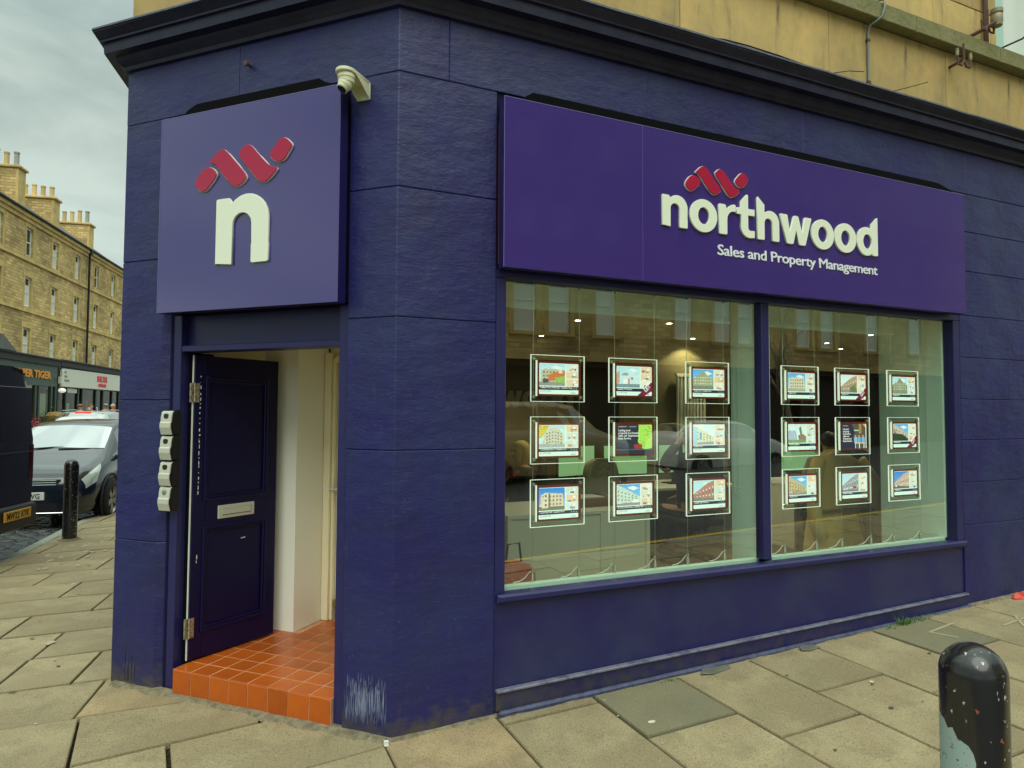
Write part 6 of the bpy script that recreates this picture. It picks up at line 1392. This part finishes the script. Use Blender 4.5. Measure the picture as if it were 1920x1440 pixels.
# ================================================================== LEFT STREET: THE TENEMENT AND ITS SHOPS
def window_meshes(w_, h, fr=.09):
    bm = bmesh.new(); I = Matrix()
    box(bm, I, 0, fr, 0, .06, 0, h); box(bm, I, w_-fr, w_, 0, .06, 0, h); box(bm, I, fr, w_-fr, 0, .06, 0, fr*1.2); box(bm, I, fr, w_-fr, 0, .06, h-fr, h); box(bm, I, fr, w_-fr, 0, .06, h*.5-.03, h*.5+.03)
    f = mesh_of(bm, 'window', m_sash)
    bm = bmesh.new(); box(bm, I, fr, w_-fr, .035, .05, fr, h-fr); p = mesh_of(bm, 'pane', m_pane)
    bm = bmesh.new(); box(bm, I, fr, w_-fr, .033, .05, fr, h*.74); c_ = mesh_of(bm, 'blind', m_panel)
    return f, p, c_
def tenement(label, F, x0, x1, y0, cols, ww, storeys, zbase, ztop, gut=True, chimneys=(), roofc=5, chim_near=None, name='tenement'):
    root = thing(name, label, 'building', F @ Vector((x0, y0, 0)))
    bm = bmesh.new(); edges = [x0]
    for c in cols: edges += [c, c+ww]
    edges.append(x1)
    for i in range(0, len(edges), 2): box(bm, F, edges[i], edges[i+1], y0, y0+.5, zbase, ztop)
    zs = [zbase]
    for a, b in storeys: zs += [a, b]
    zs.append(ztop)
    for c in cols:
        for i in range(0, len(zs), 2): box(bm, F, c, c+ww, y0, y0+.5, zs[i], zs[i+1])
    box(bm, F, x0, x1, y0+.55, y0+9, 0, ztop)
    w_ = wpart('wall', bm, m_rubble, root); wallco(w_, F)
    mm = {}
    for si, (a, b) in enumerate(storeys):
        if (b-a) not in mm: mm[b-a] = window_meshes(ww, b-a)
        f, p, c_ = mm[b-a]
        for c in cols:
            o = link('window', f, root); o.matrix_local = Matrix.Translation(-root.location) @ F @ Matrix.Translation((c, y0+.10, a)); link('pane', p, o)
            if R.random() < .85: link('blind', c_, o)
            bm = bmesh.new(); s = .17
            box(bm, F, c-s, c-.001, y0-.02, y0+.2, a, b+.001); box(bm, F, c+ww+.001, c+ww+s, y0-.02, y0+.2, a, b+.001); box(bm, F, c-s-.05, c+ww+s+.05, y0-.03, y0+.2, b+.002, b+.30); box(bm, F, c-s, c+ww+s, y0-.06, y0+.2, a-.13, a-.001)
            wpart('window_surround', bm, m_dress, root)
    for k, (a, b) in enumerate(storeys[1:]):
        bm = bmesh.new(); box(bm, F, x0, x1, y0-.09, y0-.021, a-.30, a-.135); wpart('string_course', bm, m_dress, root)
    bm = bmesh.new(); box(bm, F, x0-.05, x1+.05, y0-.10, y0-.001, ztop-.42, ztop-.2); box(bm, F, x0-.1, x1+.1, y0-.2, y0-.001, ztop-.199, ztop); wpart('eaves_cornice', bm, m_dress, root)
    bm = bmesh.new(); box(bm, F, x0-.1, x1+.1, y0-.32, y0-.15, ztop+.001, ztop+.12, .02); wpart('gutter', bm, m_kblack, root)
    bm = bmesh.new()
    P_ = [(x0-.1, y0-.2, ztop+.05), (x1+.1, y0-.2, ztop+.05), (x1+.1, y0+roofc, ztop+.05+roofc*.76), (x0-.1, y0+roofc, ztop+.05+roofc*.76), (x1+.1, y0+2*roofc, ztop+.05), (x0-.1, y0+2*roofc, ztop+.05)]
    V_ = [bm.verts.new(F @ Vector(p)) for p in P_]; bm.faces.new([V_[i] for i in (0, 1, 2, 3)]); bm.faces.new([V_[i] for i in (3, 2, 4, 5)]); bm.faces.new([V_[i] for i in (0, 3, 5)]); bm.faces.new([V_[i] for i in (1, 4, 2)]); bm.faces.new([V_[i] for i in (0, 5, 4, 1)])
    wpart('roof', bm, m_slate, root)
    for (cx_, ya, yb, zt, npots, tall) in chimneys:
        bm = bmesh.new(); box(bm, F, cx_, cx_+.85, ya, yb, ztop-.2, zt); ch = wpart('chimney', bm, m_rubble, root); wallco(ch, F)
        bm = bmesh.new(); box(bm, F, cx_-.10, cx_+.95, ya-.12, yb+.12, zt+.001, zt+.16, .03); wpart('chimney_cope', bm, m_dress, ch)
        bm = bmesh.new(); box(bm, F, cx_-.001, cx_+.87, ya-.002, ya+.12, ztop-.2, zt-.001); wpart('chimney_quoin', bm, m_dress, ch)
        for i in range(int((yb-ya-.4)/.50)):
            yy = ya+.30+i*.50; bm = bmesh.new(); hh = R.uniform(.72, .85) if not tall else R.uniform(.8, 1.05)
            lathe(bm, [(.001, 0), (.15, 0), (.135, .1), (.13, hh-.1), (.155, hh-.08), (.155, hh), (.11, hh), (.10, hh-.1)], 12, Matrix.Translation(F @ Vector((cx_+.42, yy, zt+.16))))
            wpart('chimney_pot', bm, m_potg if (tall and R.random() < .5) else m_potb, ch, smooth=40)
    return root
ST = [(4.45, 6.25), (7.42, 9.10), (10.25, 11.87)]
ten = tenement('four storey yellow sandstone tenement with chimney stacks across the left street', FS, 11.2, 54.0, 18.0, [11.55+3.33*i for i in range(13)][:-0 or None], .80, ST, 2.6, 12.55,
               chimneys=((39.35, 19.0, 24.5, 15.5, 7, True), (44.0, 19.0, 25.0, 15.15, 9, False), (50.7, 19.3, 26.2, 15.3, 10, True), (28.0, 19.0, 25.0, 15.3, 8, False), (17.0, 19.0, 25.0, 15.3, 8, False)), roofc=4.6)
bm = bmesh.new(); tube(bm, [FS @ Vector((46.85, 17.86, z)) for z in (4.5, 8, 12.6)], .07, 8); box(bm, FS, 46.7, 47.0, 17.7, 18, 12.3, 12.6); wpart('downpipe', bm, m_kblack, ten)
tenement('lower yellow stone building beyond the tenement, at the far end of the left street', FS, 54.2, 92, 18.4, [55+3.6*i for i in range(10)], 1.0, [(4.4, 6.1), (7.3, 9.0)], .0, 10.2, chimneys=((62, 19.5, 25, 13, 6, False), (74, 19.5, 25, 13, 6, False)), roofc=4.6)
# ground floor shops, projecting in front
def shopfront(label, x0, x1, y0, ztop, fasc, fz, panes, m_f, m_stall, interior, door_at=None):
    root = thing('shop', label, 'shop', FS @ Vector((x0, y0, 0)), 0, 'shops under the tenement')
    bm = bmesh.new(); box(bm, FS, x0, x1, y0+.9, 17.99, 0, ztop-.1); box(bm, FS, x0, x1, y0+.1, y0+.9, fz[1], ztop-.1); wpart('shop_wall', bm, interior, root)
    bm = bmesh.new(); box(bm, FS, x0, x1, y0, y0+.1, fz[0], fz[1], .01); wpart('fascia', bm, fasc, root)
    bm = bmesh.new(); box(bm, FS, x0-.02, x1+.02, y0-.25, 17.985, ztop-.1+.002, ztop, .02); box(bm, FS, x0-.01, x1+.01, y0-.14, y0+.1, fz[1]+.002, ztop-.1); wpart('flat_roof', bm, mat('black_felt', (.02, .02, .019), .6), root)
    bm = bmesh.new()
    e = panes
    for x in e: box(bm, FS, x-.09, x+.09, y0+.02, y0+.2, 0, fz[0]-.001)
    box(bm, FS, x0, x1, y0+.04, y0+.16, .0, .55)
    wpart('frame', bm, m_stall, root)
    for a, b in zip(e, e[1:]):
        bm = bmesh.new(); box(bm, FS, a+.09, b-.09, y0+.10, y0+.11, .55, fz[0]); wpart('window_pane', bm, m_farglass, root)
    return root
m_green = mat('shop_green', (.045, .085, .065), .5); m_greend = mat('shop_green_frame', (.03, .055, .042), .5)
m_blk = mat('shop_black', (.012, .013, .013), .5); m_interior = mat('lit_shop_interior', (.6, .50, .28), .8, emit=((.9, .75, .4), .16)); m_interior_d = mat('dark_shop_interior', (.022, .020, .022), .9, noise=[(1.4, .9, (1, 1, 1), (.16, .13, .10), .55, .7)])
g1 = shopfront('dark green shop front with orange lettering, left of the white sign', 33.2, 40.2, 17.0, 4.62, m_green, (3.02, 4.2), [33.3, 35.5, 37.6, 38.0, 39.55, 40.1], m_greend, m_greend, m_interior)
def stext(body, x, z, size, y, m_, w_target, root, bold=.01):
    me = text_mesh(body, size, FS, 0, z, y, .03, 'LEFT', 1, bold); Fi = FS.inverted(); xs_ = [(Fi @ v.co).x for v in me.vertices]; k = w_target/(max(xs_)-min(xs_)); x_ = min(xs_)
    for v in me.vertices: q = Fi @ v.co; q.x = x+(q.x-x_)*k; v.co = FS @ q
    return mpart('sign_lettering', me, m_, root)
stext('PAPER TIGER', 34.9, 3.45, .55, 16.93, mat('sign_orange', (.75, .30, .02), .5), 4.3, g1, .022)
g2 = shopfront('charity shop with a long white sign and red lettering', 40.3, 50.9, 17.0, 4.66, m_blk, (3.02, 4.25), [40.4, 41.5, 43.3, 44.0, 46.3, 47.6, 49.4, 50.8], m_blk, m_blk, m_interior_d)
bm = bmesh.new(); slab(bm, chaikin([(40.45, 3.05), (50.6, 3.08), (50.6, 4.20), (40.65, 4.13), (40.45, 4.0)], 0), FS, 16.86, 16.98, .02); wpart('sign_board', bm, mat('sign_white', (.66, .67, .58), .5), g2)
m_sr = mat('sign_red', (.75, .05, .08), .5)
stext('SHELTER', 45.9, 3.58, .56, 16.83, m_sr, 1.85, g2, .012); stext('SCOTLAND', 46.15, 3.25, .30, 16.83, m_sr, 1.4, g2, .006)
bm = bmesh.new()
for i, n_ in enumerate((2, 3, 5)):
    for j in range(n_): box(bm, FS, 40.75+j*.15, 40.86+j*.15, 16.85, 16.859, 3.85-i*.24, 3.98-i*.24)
wpart('small_print', bm, mat('print_grey', (.25, .25, .22), .6), g2)
g0 = shopfront('black fronted shop with a small gable at the left edge of the street', 20, 33.1, 17.0, 4.6, m_blk, (3.02, 4.2), [20.2, 23, 26, 29, 32.9], m_blk, m_blk, m_interior_d)
bm = bmesh.new(); slab(bm, [(31.5, 4.62), (34.6, 4.62), (33.2, 5.35), (32.9, 5.35)], FS, 16.7, 17.4); wpart('gable', bm, m_slate, g0)
g3 = shopfront('small dark shop past the charity shop', 51.0, 54.0, 17.0, 4.2, m_blk, (3.0, 3.9), [51.1, 52.5, 53.9], m_blk, m_blk, m_interior_d)
# window contents
def stuffbox(name, label, cat, x, y, w_, d_, z0, z1, col, grp=None, em=None):
    t = thing(name, label, cat, FS @ Vector((x, y, z0)), 0, grp); bm = bmesh.new(); box(bm, FS, x, x+w_, y, y+d_, z0, z1, .01); wpart('sheet', bm, mat('goods_%.2f_%.2f_%.2f' % col, col, .6, emit=em), t)
for i, (a, b, z0, z1, col, nm, lb, ct) in enumerate(((37.7+.35, 1.2, 1.3, 2.6, (.62, .60, .40), 'window_poster', 'pale poster in the green shop window', 'poster'), (41.6, .9, .9, 2.1, (.45, .55, .42), 'window_poster', 'pale green poster in the charity shop window', 'poster'),
     (41.7, .35, 2.0, 2.3, (.8, .55, .06), 'window_card', 'small yellow card in the charity shop window', 'card'), (44.3, .5, 1.3, 2.4, (.5, .03, .03), 'hanging_dress', 'red dress shape in the charity shop window, left one', 'dress'), (45.0, .5, 1.2, 2.3, (.5, .03, .03), 'hanging_dress', 'red dress shape in the charity shop window, right one', 'dress'),
     (48.0, .5, 1.5, 2.1, (.55, .55, .38), 'window_notice', 'pale notice on the charity shop door', 'notice'), (41.55, 1.4, 2.72, 2.98, (.55, .55, .50), 'door_sign', 'pale rectangular sign under the white fascia', 'sign'), (49.6, .8, 1.4, 2.4, (.35, .33, .33), 'window_display', 'grey display at the far end of the charity shop window', 'display'))):
    stuffbox(nm, lb, ct, a, 17.0+(-.03 if nm == 'door_sign' else .2), b, .03, z0, z1, col)
t = thing('projecting_sign', 'small white projecting sign between the green shop and the charity shop', 'sign', FS @ Vector((40.25, 16.6, 3.2))); bm = bmesh.new(); box(bm, FS, 40.2, 40.26, 16.78, 16.98, 3.22, 3.62, .02); wpart('board', bm, m_pvc, t)
t = thing('wall_lamp', 'white oval lamp below the projecting sign', 'lamp', FS @ Vector((40.25, 16.7, 2.8))); bm = bmesh.new(); ellipsoid(bm, (40.2, 16.75, 2.82), (.22, .2, .14), FS); wpart('globe', bm, mat('globe_white', (.8, .8, .75), .3, emit=((1, 1, .9), .4)), t, smooth='all')
t = thing('wicker_basket', 'wicker chair or basket in front of the green shop', 'basket', FS @ Vector((37.6, 16.2, 0))); bm = bmesh.new(); lathe(bm, [(.001, 0), (.35, 0), (.42, .6), (.25, .85), (.36, 1.0), (.45, 1.35), (.30, 1.55), (.001, 1.6)], 16, Matrix.Translation(FS @ Vector((37.9, 16.2, .0)))); wpart('weave', bm, mat('wicker', (.35, .20, .06), .8, bump=[(30, .8, .03, (1, 1, 3))]), t, smooth=50)
def plant(lab, x, y, h, r_, n, c, nm='potted_plant'):
    t = thing(nm, lab, 'plant', FS @ Vector((x, y, 0))); b = FS @ Vector((x, y, 0)); bm = bmesh.new()
    for _ in range(n):
        p = b+Vector((R.gauss(0, r_*.5), R.gauss(0, r_*.5), h*.35+abs(R.gauss(0, h*.35)))); a, e = R.uniform(0, 6.28), R.uniform(-1, 1); u_ = Vector((math.cos(a), math.sin(a), e*.6)).normalized()*.07; v_ = Vector((-math.sin(a), math.cos(a), R.uniform(-.6, .6)))*.04
        bm.faces.new([bm.verts.new(q) for q in (p-u_, p+v_, p+u_, p-v_)])
    wpart('leaves', bm, mat('leaf_%.2f_%.2f' % c[:2], c, .7), t); bm = bmesh.new(); tube(bm, [b, b+Vector((0, 0, h*.7))], .03); lathe(bm, [(.001, 0), (.16, 0), (.2, .3), (.001, .28)], 12, Matrix.Translation(b)); wpart('pot_and_stem', bm, mat('pot_brown', (.2, .1, .05), .8), t)
plant('leafy green plant in front of the green shop window', 36.9, 16.1, 1.5, .45, 260, (.05, .12, .03)); plant('pink flowers at the left of the green shop front', 35.6, 16.2, 1.2, .40, 260, (.55, .05, .10), 'flower_display')
bm = bmesh.new(); box(bm, FS, 6, 92, 11.5, 17.985, -.29, -.001, .01); o = link('far_side_pavement', mesh_of(bm, 'far_side_pavement', m_slab)); o['kind'] = 'structure'
# people on the far pavement
for (px_, y_, h, lab, kw) in (
    ((29.9), 12.1, 1.93, 'pedestrian in a flat cap and dark coat, leftmost of the group by the charity shop', dict(cap=(.16, .12, .05), coat=(.04, .05, .055))),
    (30.9, 12.1, 1.78, 'short pedestrian with pale hair, between the man in the cap and the brown haired one', dict(hair=(.5, .42, .3), coat=(.25, .05, .03))),
    (31.7, 12.3, 1.94, 'pedestrian with ginger brown hair in a navy coat', dict(hair=(.22, .10, .03), coat=(.02, .025, .06))),
    (33.0, 12.1, 1.98, 'pedestrian in a grey hat and navy jacket', dict(cap=(.22, .25, .25), coat=(.025, .03, .08))),
    (34.0, 12.1, 1.98, 'pedestrian with white hair and an orange scarf, rightmost of the group', dict(hair=(.6, .58, .5), coat=(.02, .02, .05), skinc=(.6, .25, .12)))):
    p = FS @ Vector((px_, y_, 0)); person('person', lab, p, rzs+R.uniform(-.5, 1.2), h, 'stand', **kw)

# ================================================================== OPPOSITE SIDE OF THE SHOP'S STREET (seen mirrored in the glass)
bm = bmesh.new(); q = [(-6, -17.2), (60, -17.2), (60, -12.4), (-6, -12.4)]
for a, b in ((-6, 0), (0, 60)): bm.faces.new([bm.verts.new((x, y, gz(x, y)*.0+.0)) for x, y in ((a, -17.2), (b, -17.2), (b, -12.4), (a, -12.4))])
o = link('far_pavement', mesh_of(bm, 'far_pavement', m_slab)); o['kind'] = 'structure'; bpy.data.objects['far_pavement'].location = (0, 0, .02)
oc_ = [-(x) for x in (9.2, 10.55, 12.46, 15.97, 17.9, 19.1, 22.3, 23.7, 26.5, 29.4, 32.3, 35)]
op = tenement('yellow sandstone tenement on the opposite side of the street, mirrored in the shop glass', FO, -38, -7.6, 17.0, sorted(oc_), .85, [(4.5, 6.7), (7.7, 9.6), (10.6, 12.2)], 3.7, 12.9, chimneys=((-30, 18, 24, 17, 7, False), (-14, 18, 24, 17, 7, False)), roofc=4.6)
bm = bmesh.new()
for a in range(-38, -8, 4): box(bm, FO, a, a+.5, 16.9, 17.5, .0, 3.3)
box(bm, FO, -38, -7.6, 16.85, 17.5, 3.3, 3.69); box(bm, FO, -38, -7.6, 17.3, 17.5, 0, 3.3); wpart('ground_floor', bm, mat('dark_shop_front', (.035, .028, .02), .6), op)
bm = bmesh.new(); box(bm, FO, -38, -7.6, 16.7, 16.84, 3.5, 3.75); wpart('ground_cornice', bm, m_dress, op)
stw = [(.0, .30, .75, .85, .70, .76, .68), (.10, .25, .95, 1.05, .84, .88, .78), (.7, .2, 1.12, 1.22, .90, .93, .82), (1.0, .2, 1.15, 1.35, .90, .94, .80), (1.6, .2, 1.2, 1.90, .92, .95, .74), (2.2, .2, 1.25, 1.97, .92, .95, .78), (4.5, .2, 1.25, 1.96, .92, .95, .78), (4.85, .25, 1.2, 1.8, .90, .93, .76), (4.9, .4, .9, 1.2, .88, .9, .76)]
m_tan = mat('van_paint_sand', (.42, .33, .16), .3, coat=.6); m_cwhite = mat('car_paint_white', (.75, .75, .7), .25, coat=.8)
v1, sv = car('sand coloured van parked across the street, mirrored in the left pane', (8.6, -11.2, -.02), math.pi/2, m_tan, stw, 4.9, 1.9, group='cars parked across the street')
greenhouse(v1, sv, stw, 1.0, 1.6, 4.3, 4.8, (2.6,))
bm = bmesh.new(); lathe(bm, [(.085, 0), (.105, 0), (.105, .012), (.085, .012), (.085, 0)], 24, Matrix.Translation((0, -.012, .82)) @ Matrix.Rotation(math.pi/2, 4, 'X'), False)
for seg in (((-.05, .895), (0, .83), (.05, .895)), ((-.075, .86), (-.035, .745), (0, .82), (.035, .745), (.075, .86))): tube(bm, [(a, -.014, b) for a, b in seg], .007, 5)
part('badge', bm, m_chrome, v1)
v2, sw = car('white hatchback parked across the street, mirrored in the middle of the left pane', (14.2, -11.2, -.02), math.pi/2, m_cwhite, st, 4.08, 1.7, group='cars parked across the street')
greenhouse(v2, sw, st, .98, 1.62, 3.36, 3.9, (2.45,))
for c_, s_, L0 in ((v1, .90, 3.6), (v2, .80, 3.38)):
    for sd in (1, -1):
        for yy in (.85, L0): wheel(c_, sd*s_, yy, sd, .32)
        bm = bmesh.new(); quad_on(bm, sv if c_ is v1 else sw, .10, .45, 3.6, 5.5, stw if c_ is v1 else st, .008, 0, sd, 6, 4); part('headlight', bm, m_lampc, c_, smooth='all')
plate_obj(v1, 'SB15 UNV', 0, -.008, .52, m_platew); plate_obj(v2, 'SK12 DZN', 0, -.008, .47, m_platew)
# bare tree across the street
tr = thing('bare_tree', 'bare winter tree across the street, mirrored in the right pane', 'tree', (17.3, -13.2, .02))
bm = bmesh.new(); bm2 = bmesh.new()
def branch(b, p, d, r_, l, dep):
    pts = [p]; q = p.copy(); dd_ = d.copy()
    for k in range(4): dd_ = (dd_+Vector((R.uniform(-.18, .18), R.uniform(-.18, .18), R.uniform(-.02, .14)))).normalized(); q = q+dd_*l/4; pts.append(q.copy())
    tube(b, pts, [r_*(1-.14*k) for k in range(5)], 6 if dep < 3 else 4, False)
    if dep < 5:
        for k in range(3 if dep < 3 else 2):
            a = R.uniform(0, 6.28); nd = (dd_+Vector((math.cos(a), math.sin(a), .15))*R.uniform(.4, .8)).normalized(); branch(bm2, pts[R.choice((2, 3, 4))], nd, r_*.55, l*R.uniform(.55, .8), dep+1)
branch(bm, Vector((0, 0, 0)), Vector((-.1, 0, 1)), .14, 2.6, 0)
mb = mat('birch_bark', (.42, .38, .26), .8, noise=[(10, .8, (1, 1, 3), (.15, .13, .08), .5, .62)]); part('trunk', bm, mb, tr, smooth=60); part('crown', bm2, mb, tr, smooth=60)
